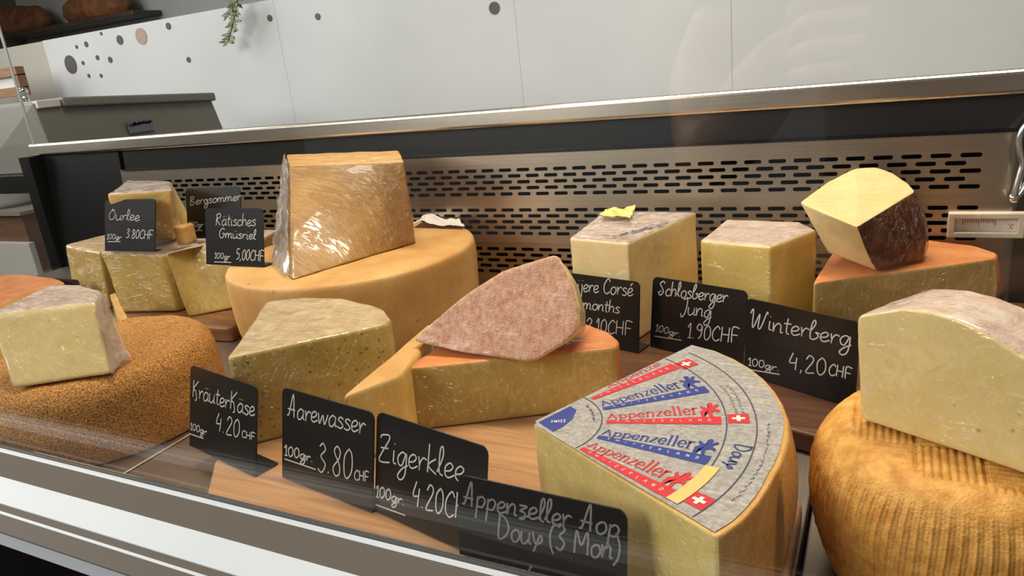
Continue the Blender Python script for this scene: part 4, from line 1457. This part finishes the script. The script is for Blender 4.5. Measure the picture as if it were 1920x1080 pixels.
def price_card(x, y, z, yaw, tilt, label, lines, faint=False, foot=0.022, w=CWD, h=CHT, strike=(), tw=0.0011):
    """L-shaped acrylic chalk card; lines: (text, start, end, x-height) in card coordinates."""
    root = empty('price_card', (x, y, z), label, 'price card', 'black chalk price cards')
    a, t = R(yaw), R(tilt)
    u = Vector((cos(a), sin(a), 0))
    n = Vector((-u.y, u.x, 0))
    v = Vector((0, 0, cos(t))) + n * sin(t)
    nb = u.cross(v)                       # towards the reader
    O = Vector((x, y, z))
    if nb.dot(n) > 0:
        nb = -nb
    # rounded outline
    r = 0.006
    out = [(-w / 2, 0), (w / 2, 0)]
    for cx, s0 in ((w / 2 - r, 0), (-w / 2 + r, 90)):
        for k in range(7):
            an = R(s0 + 90 * k / 6)
            out.append((cx + r * cos(an), h - r + r * sin(an)))
    th_ = 0.0014
    bm = bmesh.new()
    f = [bm.verts.new(O + u * p + v * q) for p, q in out]
    b = [bm.verts.new(O + u * p + v * q - nb * th_) for p, q in out]
    bm.faces.new(f)
    bm.faces.new(b[::-1])
    for i in range(len(out)):
        j = (i + 1) % len(out)
        bm.faces.new((f[i], b[i], b[j], f[j]))
    bm_obj('card_face', bm, M['card'], root)
    bm = bmesh.new()
    vs = bm_box(bm, (-w / 2, 0.0002, 0), (w / 2, foot, th_))
    for q in vs:
        c = q.co.copy()
        q.co = O + u * c.x + n * c.y + Vector((0, 0, c.z - th_ * 0.2))
    bm_obj('card_foot', bm, M['card'], root)
    V, F = [], []
    m3 = lambda p: O + u * p.x + v * p.y + nb * 0.00025
    for text, p0, p1, xh in lines:
        write(V, F, text, p0, p1, xh, tw if xh > 0.004 else tw * 0.8, m3, 0.14, RN)
    for p0, p1 in strike:
        ribbon(V, F, [Vector(p0).lerp(Vector(p1), k / 6) for k in range(7)], tw * 0.9, m3)
    if V:
        mesh('chalk_writing', V, F, M['chalk_dim'] if faint else M['chalk'], root, False)
    return root


price_card(-0.499, 0.371, 0.0190, -12.0, 14.7, 'black price card reading 4.20 between the rough brown wheel and the herb wedge',
           [('Kr\u00e4uterK\u00e4se', (-0.0490, 0.0462), (0.0505, 0.0492), 0.0078), ('100gr', (-0.0512, 0.0154), (-0.0228, 0.0172), 0.0031), ('4.20', (-0.0090, 0.0247), (0.0293, 0.0264), 0.0078),
            ('CHF', (0.0317, 0.0283), (0.0512, 0.0299), 0.0030)], strike=[((-0.0521, 0.0112), (-0.0281, 0.0125))])
price_card(-0.373, 0.358, 0.0190, -9.8, 13.5, 'black price card reading 3.80 in the front row, over the pale board',
           [('Aarewasser', (-0.0464, 0.0516), (0.0443, 0.0563), 0.0085), ('100gr.', (-0.0498, 0.0188), (-0.0133, 0.0219), 0.0041), ('3.80', (-0.0095, 0.0161), (0.0318, 0.0191), 0.0115),
            ('CHF', (0.0330, 0.0198), (0.0489, 0.0220), 0.0038)], strike=[((-0.0491, 0.0158), (-0.0107, 0.0166))])
price_card(-0.270, 0.3405, 0.0190, -12.7, 13.6, 'black price card reading 4.20, wedged between two overlapping cards in the front row',
           [('Zigerklee', (-0.0506, 0.0386), (0.0347, 0.0461), 0.0100), ('100gr.', (-0.0520, 0.0110), (-0.0204, 0.0136), 0.0041), ('4.20CHF', (-0.0140, 0.0163), (0.0458, 0.0213), 0.0089)],
           strike=[((-0.0512, 0.0048), (-0.0201, 0.0066))])
price_card(-0.1653, 0.2965, 0.0190, -2.6, 10.6, 'nearest black price card, reading (3 Mon), cut by the lower picture edge',
           [('Appenzeller Aop', (-0.0500, 0.0562), (0.0486, 0.0581), 0.0070), ('Doux (3 Mon)', (-0.0262, 0.0408), (0.0490, 0.0457), 0.0074), ('/', (-0.0069, 0.0243), (-0.0035, 0.0245), 0.0046)], faint=True, tw=0.0012)
price_card(-0.271, 0.682, 0.0190, -14.3, 7.6, 'black price card mentioning months, half hidden by the pink rinded wedge',
           [('Gruijere Cors\u00e9', (-0.0514, 0.0535), (0.0450, 0.0588), 0.0081), ('12 months', (-0.0353, 0.0370), (0.0293, 0.0380), 0.0067), ('2.10CHF', (-0.0139, 0.0127), (0.0438, 0.0164), 0.0074)])
price_card(-0.164, 0.672, 0.0190, -18.8, 8.7, 'black price card reading 1.90 in front of the bright yellow block',
           [('Schlosberger', (-0.0459, 0.0561), (0.0328, 0.0597), 0.0074), ('Jung', (-0.0178, 0.0407), (0.0169, 0.0423), 0.0078), ('100gr.', (-0.0472, 0.0174), (-0.0164, 0.0166), 0.0036),
            ('1.90CHF', (-0.0091, 0.0180), (0.0465, 0.0226), 0.0073)], strike=[((-0.0476, 0.0116), (-0.0150, 0.0135))])
price_card(-0.063, 0.619, 0.0190, -25.6, 2.5, 'very black price card reading 4.20 against the large pale wedge at the right',
           [('Winterberg', (-0.0481, 0.0478), (0.0468, 0.0521), 0.0085), ('100gr.', (-0.0490, 0.0101), (-0.0162, 0.0130), 0.0037), ('4,20', (-0.0080, 0.0174), (0.0274, 0.0215), 0.0078),
            ('CHF', (0.0283, 0.0227), (0.0480, 0.0237), 0.0052)], strike=[((-0.0489, 0.0059), (-0.0161, 0.0100))])
price_card(-0.963, 0.656, 0.1150, 2.0, 16.8, 'black price card reading 3.80 before the upright yellow wedge, back left',
           [('Ourlee', (-0.0450, 0.0453), (0.0212, 0.0433), 0.0078), ('100gr', (-0.0486, 0.0174), (-0.0166, 0.0167), 0.0037), ('3.80CHF', (-0.0076, 0.0191), (0.0472, 0.0170), 0.0063)],
           strike=[((-0.0463, 0.0135), (-0.0188, 0.0137))], foot=0.010)
price_card(-0.752, 0.650, 0.1020, -0.6, 14.2, 'black price card reading 5,00 on the rim of the large tan wheel',
           [('R\u00e4tisches', (-0.0333, 0.0521), (0.0402, 0.0513), 0.0078), ('Gm\u00fcsriel', (-0.0279, 0.0354), (0.0397, 0.0344), 0.0063), ('100gr', (-0.0368, 0.0085), (-0.0070, 0.0080), 0.0038), ('5,00CHF', (0.0027, 0.0082), (0.0520, 0.0069), 0.0068)],
           strike=[((-0.0370, 0.0036), (-0.0052, 0.0038))], foot=0.016)
price_card(-0.876, 0.733, 0.1150, 3.6, 13.3, 'black price card half hidden behind the 5,00 card at the back left',
           [('Bergsommer', (-0.0454, 0.0490), (0.0538, 0.0545), 0.0063), ('100gr', (-0.0498, 0.0174), (-0.0201, 0.0171), 0.0038), ('4.20', (-0.0153, 0.0249), (0.0197, 0.0245), 0.0067)],
           strike=[((-0.0502, 0.0111), (-0.0225, 0.0117))], foot=0.012)
price_card(-1.115, 0.632, 0.0210, 0.0, 10.0, 'small dark card low at the far left in front of the shadowy wedge', [], w=0.075, h=0.052, foot=0.006)

# ------------------------------------------------------------------ behind the counter, left
grey_metal = plain('grey_painted_metal', srgb(138, 136, 128), 0.45, bump=0.05)
grey_light = plain('light_grey_metal', srgb(176, 172, 164), 0.45)


HX, HY0, HY1, HZ0, HZ1 = -1.60, 0.98, 1.445, 0.1885, 0.336
h1 = empty('metal_hood', (HX - 0.14, HY0, HZ0), 'grey metal box with lid standing behind the left end of the case', 'metal container')
bm = bmesh.new()
p = [(HX - 0.30, HY0, HZ0), (HX + 0.004, HY0 - 0.002, HZ0), (HX + 0.006, HY1 + 0.006, HZ0), (HX - 0.30, HY1, HZ0),
     (HX - 0.28, HY0 + 0.010, HZ1), (HX - 0.004, HY0 - 0.012, HZ1), (HX - 0.006, HY1 - 0.012, HZ1 - 0.029), (HX - 0.28, HY1 - 0.01, HZ1 - 0.029)]
v = [bm.verts.new(q) for q in p]
for f in ((0, 1, 5, 4), (1, 2, 6, 5), (2, 3, 7, 6), (3, 0, 4, 7), (4, 5, 6, 7), (3, 2, 1, 0)):
    bm.faces.new([v[i] for i in f])
bmesh.ops.bevel(bm, geom=list(bm.edges), offset=0.0025, segments=2, profile=0.5, affect='EDGES')
bm_obj('body', bm, grey_metal, h1)
bm = bmesh.new()
bm_box(bm, (HX - 0.26, HY0 + 0.045, HZ1 - 0.012), (HX + 0.010, HY1 - 0.006, HZ1 + 0.009), 0.005, None, 3)
for v in bm.verts:
    v.co.z -= 0.029 * (v.co.y - HY0) / (HY1 - HY0)
bm_obj('lid', bm, grey_metal, h1)
box('corner_highlight', (HX - 0.012, HY0 - 0.008, HZ1 - 0.012), (HX + 0.004, HY0 + 0.042, HZ1 + 0.003), plain('highlight_white', srgb(236, 236, 232), 0.4), h1, 0.001)  # white block standing in for the highlight on the box corner
# pale sticker with navy print low on its side
sx = HX + 0.0052
S0, S1, T0, T1 = 1.165, 1.235, 0.2455, 0.2735
box('sticker', (sx - 0.002, S0, T0), (sx + 0.0006, S1, T1), plain('pale_blue_sticker', srgb(128, 130, 142), 0.4), h1)
V, F = [], []
smap = lambda p: (sx + 0.0010, S0 + (S1 - S0) * p.x, T1 - (T1 - T0) * p.y)
rnd = random.Random(5)
q = [Vector((0.06 + 0.88 * k / 24, 0.28 + 0.16 * rnd.uniform(-1, 1))) for k in range(25)]
ribbon(V, F, q, 0.14, smap)
q = [Vector((0.06 + 0.84 * k / 12, 0.30 + 0.03 * rnd.uniform(-1, 1))) for k in range(13)]
ribbon(V, F, q, 0.10, smap)
mesh('sticker_print', V, F, plain('navy_ink', srgb(48, 46, 112), 0.5), h1, False)

# white-framed picture and little chrome knob at the far left
fr = empty('picture_frame', (-3.0420, 1.6000, 0.3680), 'wooden framed white picture at the far left edge', 'picture')
pa_, pb_ = (-3.1460, 1.6000, 0.3751), (-2.6603, 1.6000, 0.4703)
bm = bmesh.new()
frame_bars(bm, pa_[0], pb_[0], pa_[2], pb_[2], 0.030, 1.58, 1.61)
bm_obj('frame', bm, wood_mat('picture_frame_wood', srgb(150, 104, 72), srgb(186, 140, 104)), fr)
box('print', (pa_[0] + 0.02, 1.596, pa_[2] + 0.02), (pb_[0] - 0.02, 1.604, pb_[2] - 0.02), plain('white_print', srgb(250, 250, 250), 0.4), fr)
bm = bmesh.new()
kn = (-1.8498, 1.1000, 0.3664)
bmesh.ops.create_uvsphere(bm, u_segments=16, v_segments=12, radius=0.012, matrix=Matrix.Translation(kn))
tube(bm, [kn, add(kn, (0.0, 0.01, -0.040))], 0.006, 10)
tag(bm_obj('steel_knob', bm, M['chrome'], None, True, kn), 'small shiny knob at the far left, beside the grey metal box', 'knob')

# beige wall left of the white panels, bread shelf beyond
structure(box('wall_left_panel', (-4.4, 1.80, -0.95), (WX0 + 0.02, 1.83, WTOP + 0.005), plain('beige_wall', srgb(196, 192, 182), 0.6)))
sh = (-3.4955, 2.4400, 0.6890)
sh2 = (-3.1051, 2.4400, 0.6705)
tag(box('wall_shelf', (-4.15, 2.44, sh[2]), (sh2[0], 2.598, sh[2] + 0.022), wood_mat('dark_shelf_wood', srgb(58, 50, 44), srgb(86, 74, 64)), None, 0.004), 'dark bread shelf on the grey wall at the top left', 'shelf')
crust = cheese_mat('bread_crust', srgb(92, 54, 30), srgb(150, 98, 58), 18, rough=0.7, bump=0.6, bscale=120)
for k, (px, lab, ln) in enumerate((((-4.1001, 2.5000, 0.8273), 'long brown bread loaf at the left end of the top shelf', 0.30), ((-3.4356, 2.5000, 0.7668), 'brown bread loaf at the right end of the top shelf', 0.24))):
    bm = bmesh.new()
    bmesh.ops.create_uvsphere(bm, u_segments=36, v_segments=20, radius=1.0)
    for v in bm.verts:
        c = v.co
        e = 1 + 0.10 * noise.noise(c * 3 + Vector((k * 5, 0, 0)))
        cut = 0.04 * max(0, cos(c.x * 14)) * max(0, c.z)
        v.co = Vector((c.x * ln * e, c.y * 0.075 * e, max(c.z, -0.55) * 0.085 * (e - cut)))
        v.co += Vector((px[0], 2.51, sh[2] + 0.0225 + 0.55 * 0.085))
    tag(bm_obj('bread_loaf', bm, crust, None, True, (px[0], 2.51, sh[2] + 0.0225)), lab, 'bread')

# leafy sprig hanging in front of the white wall
sp = empty('leafy_sprig', (-1.7273, 1.7000, 0.5522), 'green leafy sprig hanging before the white wall at the top', 'plant')
stem = [Vector((-1.6695, 1.7000, 0.6452)), Vector((-1.7084, 1.7000, 0.5644)), Vector((-1.7317, 1.7000, 0.5232)), Vector((-1.7553, 1.7000, 0.4886)), Vector((-1.7785, 1.7000, 0.4563))]
stem = smooth_line(stem, 6)
bm = bmesh.new()
tube(bm, stem, 0.0022, 8)
stem2 = smooth_line([stem[6], stem[8] + Vector((-0.02, 0.0, -0.004)), stem[8] + Vector((-0.045, 0.0, -0.020))], 5)
tube(bm, stem2, 0.0018, 8)
bm_obj('stem', bm, plain('stem_green', srgb(96, 104, 70), 0.6), sp, True)
V, F = [], []
rnd = random.Random(11)


def leaf(p, d, L, w):
    d = d.normalized()
    s = d.cross(Vector((rnd.uniform(-.4, .4), 1, rnd.uniform(-.3, .3)))).normalized()
    nn = d.cross(s)
    st = len(V)
    for i in range(7):
        t = i / 6
        ww = w * sin(pi * min(1, t * 0.94 + 0.03)) ** 0.8
        c = p + d * (L * t) + nn * (0.15 * L * t * t)
        V.extend([c - s * ww, c + nn * 0.001 + nn * (-0.12 * ww), c + s * ww])
    for i in range(6):
        k = st + 3 * i
        F.extend([(k, k + 1, k + 4, k + 3), (k + 1, k + 2, k + 5, k + 4)])


for st_ in (stem[4:], stem2):
    for i, p in enumerate(st_):
        for sd_ in (-1, 1):
            leaf(p, Vector((sd_ * rnd.uniform(.6, 1.1), rnd.uniform(-.5, .3), rnd.uniform(-.8, .1))), rnd.uniform(0.018, 0.032), rnd.uniform(0.0035, 0.0055))
mesh('leaves', V, F, plain('leaf_green', srgb(140, 150, 116), 0.5, bscale=60), sp)

# things seen through the end glass
cab = empty('side_cabinet', (-3.1220, 1.4500, -0.2583), 'dark wooden side cabinet seen through the end glass', 'cabinet')
ca, cb_ = (-3.7674, 1.4500, -0.3790), (-2.5652, 1.4500, 0.0053)
wd = wood_mat('cabinet_wood', srgb(92, 66, 50), srgb(124, 92, 70))
box('cabinet_top', (ca[0], 1.40, cb_[2] - 0.012), (cb_[0], 1.70, cb_[2]), wood_mat('cabinet_top_wood', srgb(120, 110, 100), srgb(150, 138, 126)), cab)
box('cabinet_body', (ca[0], 1.42, -0.95), (cb_[0] - 0.03, 1.70, cb_[2] - 0.012), wd, cab)
da_, db_ = (-3.0359, 1.4100, -0.2423), (-2.5766, 1.4100, -0.1015)
box('drawer', (da_[0], 1.405, da_[2]), (db_[0], 1.425, db_[2]), plain('white_drawer', srgb(188, 184, 176), 0.5), cab, 0.003)
pc_ = (-2.8253, 1.5000, 0.0110)
bm = bmesh.new()
lathe(bm, [(0, 0.0), (0.085, 0.0), (0.105, 0.02), (0.112, 0.10), (0.118, 0.150), (0.122, 0.155), (0.118, 0.158), (0.112, 0.150), (0.104, 0.03), (0, 0.02)], (pc_[0], 1.52, cb_[2]), 40)
tag(bm_obj('white_pot', bm, plain('white_ceramic', srgb(206, 204, 200), 0.3), None, True, (pc_[0], 1.52, cb_[2])), 'white round pot on the side cabinet at the far left', 'pot')

# ------------------------------------------------------------------ the photographer, seen only as a reflection in the front glass
skin_m = plain('skin', srgb(214, 166, 140), 0.5, bscale=60)
shirt_m = plain('dark_shirt', srgb(46, 48, 54), 0.85, bscale=300)
jeans_m = plain('dark_trousers', srgb(40, 44, 58), 0.85, bscale=300)


def skinned(name, pts, edges, radii, mat, parent, root=0, sub=2):
    org = wloc(parent)
    me = bpy.data.meshes.new(name)
    me.from_pydata([tuple(Vector(p) - org) for p in pts], edges, [])
    me.materials.append(mat)
    o = bpy.data.objects.new(name, me)
    COL.objects.link(o)
    o.parent = parent
    sk = o.modifiers.new('skin', 'SKIN')
    sk.use_smooth_shade = True
    for i, v in enumerate(me.skin_vertices[0].data):
        r = radii[i]
        v.radius = r if isinstance(r, tuple) else (r, r)
        v.use_root = i == root
    su = o.modifiers.new('smooth', 'SUBSURF')
    su.levels = su.render_levels = sub
    return o


pr_ = empty('person', (0.06, -0.48, -0.95), 'person in dark shirt holding a phone, faintly mirrored in the front glass', 'person')
bx = 0.06
P_ = [(bx, -0.48, -0.02), (bx, -0.49, 0.12), (bx, -0.49, 0.30), (bx, -0.48, 0.44), (bx, -0.47, 0.53), (bx, -0.455, 0.60),     # pelvis..neck
      (bx, -0.45, 0.66), (bx, -0.445, 0.73), (bx, -0.45, 0.795),                                                              # head
      (bx - 0.19, -0.48, 0.455), (bx - 0.27, -0.36, 0.27), (-0.175, -0.245, 0.185), (-0.115, -0.130, 0.255), (-0.070, -0.066, 0.303),  # left arm in the mirror
      (bx + 0.19, -0.48, 0.455), (bx + 0.29, -0.36, 0.27), (0.275, -0.245, 0.185), (0.195, -0.130, 0.255), (0.146, -0.066, 0.303),
      (bx - 0.10, -0.48, -0.08), (bx - 0.11, -0.46, -0.48), (bx - 0.115, -0.48, -0.87), (bx - 0.12, -0.40, -0.925),
      (bx + 0.10, -0.48, -0.08), (bx + 0.11, -0.46, -0.48), (bx + 0.115, -0.48, -0.87), (bx + 0.12, -0.40, -0.925)]
E_ = [(0, 1), (1, 2), (2, 3), (3, 4), (4, 5), (5, 6), (6, 7), (7, 8), (3, 9), (9, 10), (10, 11), (11, 12), (12, 13), (3, 14), (14, 15), (15, 16), (16, 17), (17, 18),
      (0, 19), (19, 20), (20, 21), (21, 22), (0, 23), (23, 24), (24, 25), (25, 26)]
R_ = [(0.15, 0.10), (0.13, 0.095), (0.145, 0.10), (0.14, 0.09), (0.06, 0.055), 0.055, 0.066, (0.078, 0.092), (0.06, 0.07),
      0.055, 0.046, 0.040, 0.036, 0.027, 0.055, 0.046, 0.040, 0.036, 0.027, 0.085, 0.055, 0.038, 0.030, 0.085, 0.055, 0.038, 0.030]
body = skinned('body', P_, E_, R_, skin_m, pr_)
grow = lambda r, k: tuple(x + k for x in r) if isinstance(r, tuple) else r + k
si = [0, 1, 2, 3, 4, 9, 10, 14, 15]
half = lambda a, b, t: tuple(x + (y - x) * t for x, y in zip(P_[a], P_[b]))
sp_ = [P_[0], P_[1], P_[2], P_[3], half(3, 4, 0.75), P_[9], half(9, 10, 0.8), P_[14], half(14, 15, 0.8)]
skinned('shirt', sp_, [(0, 1), (1, 2), (2, 3), (3, 4), (3, 5), (5, 6), (3, 7), (7, 8)], [grow(R_[0], .012), grow(R_[1], .012), grow(R_[2], .012), grow(R_[3], .012), 0.078, 0.070, 0.064, 0.070, 0.064], shirt_m, pr_)
tp_ = [P_[0], P_[19], P_[20], half(20, 21, 0.97), P_[23], P_[24], half(24, 25, 0.97)]
skinned('trousers', tp_, [(0, 1), (1, 2), (2, 3), (0, 4), (4, 5), (5, 6)], [grow(R_[0], .008), 0.098, 0.070, 0.055, 0.098, 0.070, 0.055], jeans_m, pr_)
for q in (21, 25):
    a_ = Vector(P_[q])
    skinned('shoe', [a_ + Vector((0, -0.02, -0.045)), a_ + Vector((0, 0.05, -0.045)), a_ + Vector((0, 0.14, -0.05))], [(0, 1), (1, 2)], [(0.036, 0.034), (0.040, 0.032), (0.034, 0.024)], M['black'], pr_)
# hair cap, eyes, nose, mouth and ears
hc = Vector((bx, -0.458, 0.745))
bm = bmesh.new()
bmesh.ops.create_uvsphere(bm, u_segments=28, v_segments=18, radius=1.0)
for v in bm.verts:
    c = v.co.copy()
    k = 1 + 0.04 * noise.noise(c * 5)
    z = c.z
    if c.y > 0.25 and z < 0.55:
        c = Vector((c.x * 0.8, 0.25, z))
    v.co = hc + Vector((c.x * 0.086 * k, c.y * 0.098 * k, max(z, -0.55) * 0.092 * k + 0.004))
bm_obj('hair', bm, plain('dark_brown_hair', srgb(54, 38, 28), 0.6, bscale=300), pr_, True)
for s_ in (-1, 1):
    bm = bmesh.new()
    bmesh.ops.create_uvsphere(bm, u_segments=12, v_segments=8, radius=0.011, matrix=Matrix.Translation((bx + s_ * 0.030, -0.362, 0.722)))
    bm_obj('eye', bm, plain('eye_white', srgb(220, 216, 210), 0.3), pr_, True)
    bm = bmesh.new()
    bmesh.ops.create_uvsphere(bm, u_segments=12, v_segments=8, radius=1.0, matrix=Matrix.Translation((bx + s_ * 0.082, -0.452, 0.712)) @ Matrix.Diagonal((0.008, 0.020, 0.032, 1)))
    bm_obj('ear', bm, skin_m, pr_, True)
skinned('nose', [(bx, -0.362, 0.722), (bx, -0.345, 0.690)], [(0, 1)], [0.007, 0.012], skin_m, pr_)
skinned('mouth', [(bx - 0.02, -0.365, 0.658), (bx, -0.359, 0.656), (bx + 0.02, -0.365, 0.658)], [(0, 1), (1, 2)], [0.004, 0.006, 0.004], plain('lips', srgb(176, 104, 96), 0.5), pr_)
# hands: palm, four bent fingers and a thumb each, closed on the phone
PX0, PX1, PZ0, PZ1, PY0, PY1 = -0.040, 0.114, 0.270, 0.346, -0.024, -0.016
for s_, wr_, ex in ((-1, P_[13], PX0), (1, P_[18], PX1)):
    wv = Vector(wr_)
    pm = Vector((ex + s_ * 0.030, -0.056, 0.304))
    kn = Vector((ex + s_ * 0.006, -0.024, 0.312))
    skinned('hand', [wv, wv.lerp(pm, 0.6), pm], [(0, 1), (1, 2)], [(0.024, 0.020), (0.030, 0.018), (0.028, 0.016)], skin_m, pr_)
    for f, (dz, ln) in enumerate(((0.026, 0.95), (0.008, 1.05), (-0.010, 1.0), (-0.027, 0.8))):
        a_ = kn + Vector((s_ * 0.012, 0.002, dz))
        b_ = a_ + Vector((-s_ * 0.008 * ln, 0.016, 0.002))
        c_ = b_ + Vector((-s_ * 0.020 * ln, 0.0, 0.001))
        d_ = c_ + Vector((-s_ * 0.014 * ln, -0.001, 0.0))
        for q in (a_, b_, c_, d_):
            q.y = min(q.y, -0.0055)
        skinned('finger', [pm + Vector((0, 0, dz * 0.8)), a_, b_, c_, d_], [(0, 1), (1, 2), (2, 3), (3, 4)], [0.0085, 0.0085, 0.008, 0.0075, 0.0065], skin_m, pr_)
    a_ = pm + Vector((0, 0.004, 0.012))
    skinned('thumb', [a_, a_ + Vector((-s_ * 0.012, -0.008, 0.018)), a_ + Vector((-s_ * 0.036, 0.002, 0.024))], [(0, 1), (1, 2)], [0.011, 0.010, 0.008], skin_m, pr_)
ph = empty('phone', (PX0, PY0, PZ0), 'black phone held sideways by the mirrored person', 'phone')
box('phone_body', (PX0, PY0, PZ0), (PX1, PY1, PZ1), M['black'], ph, 0.0035)
box('screen', (PX0 + 0.004, PY0 - 0.0006, PZ0 + 0.004), (PX1 - 0.004, PY0 + 0.0002, PZ1 - 0.004), plain('phone_screen', srgb(24, 26, 30), 0.1), ph)
box('camera_bump', (PX0 + 0.004, PY1 - 0.0005, PZ1 - 0.034), (PX0 + 0.034, PY1 + 0.0022, PZ1 - 0.004), plain('camera_glass', srgb(30, 30, 34), 0.15), ph, 0.001)
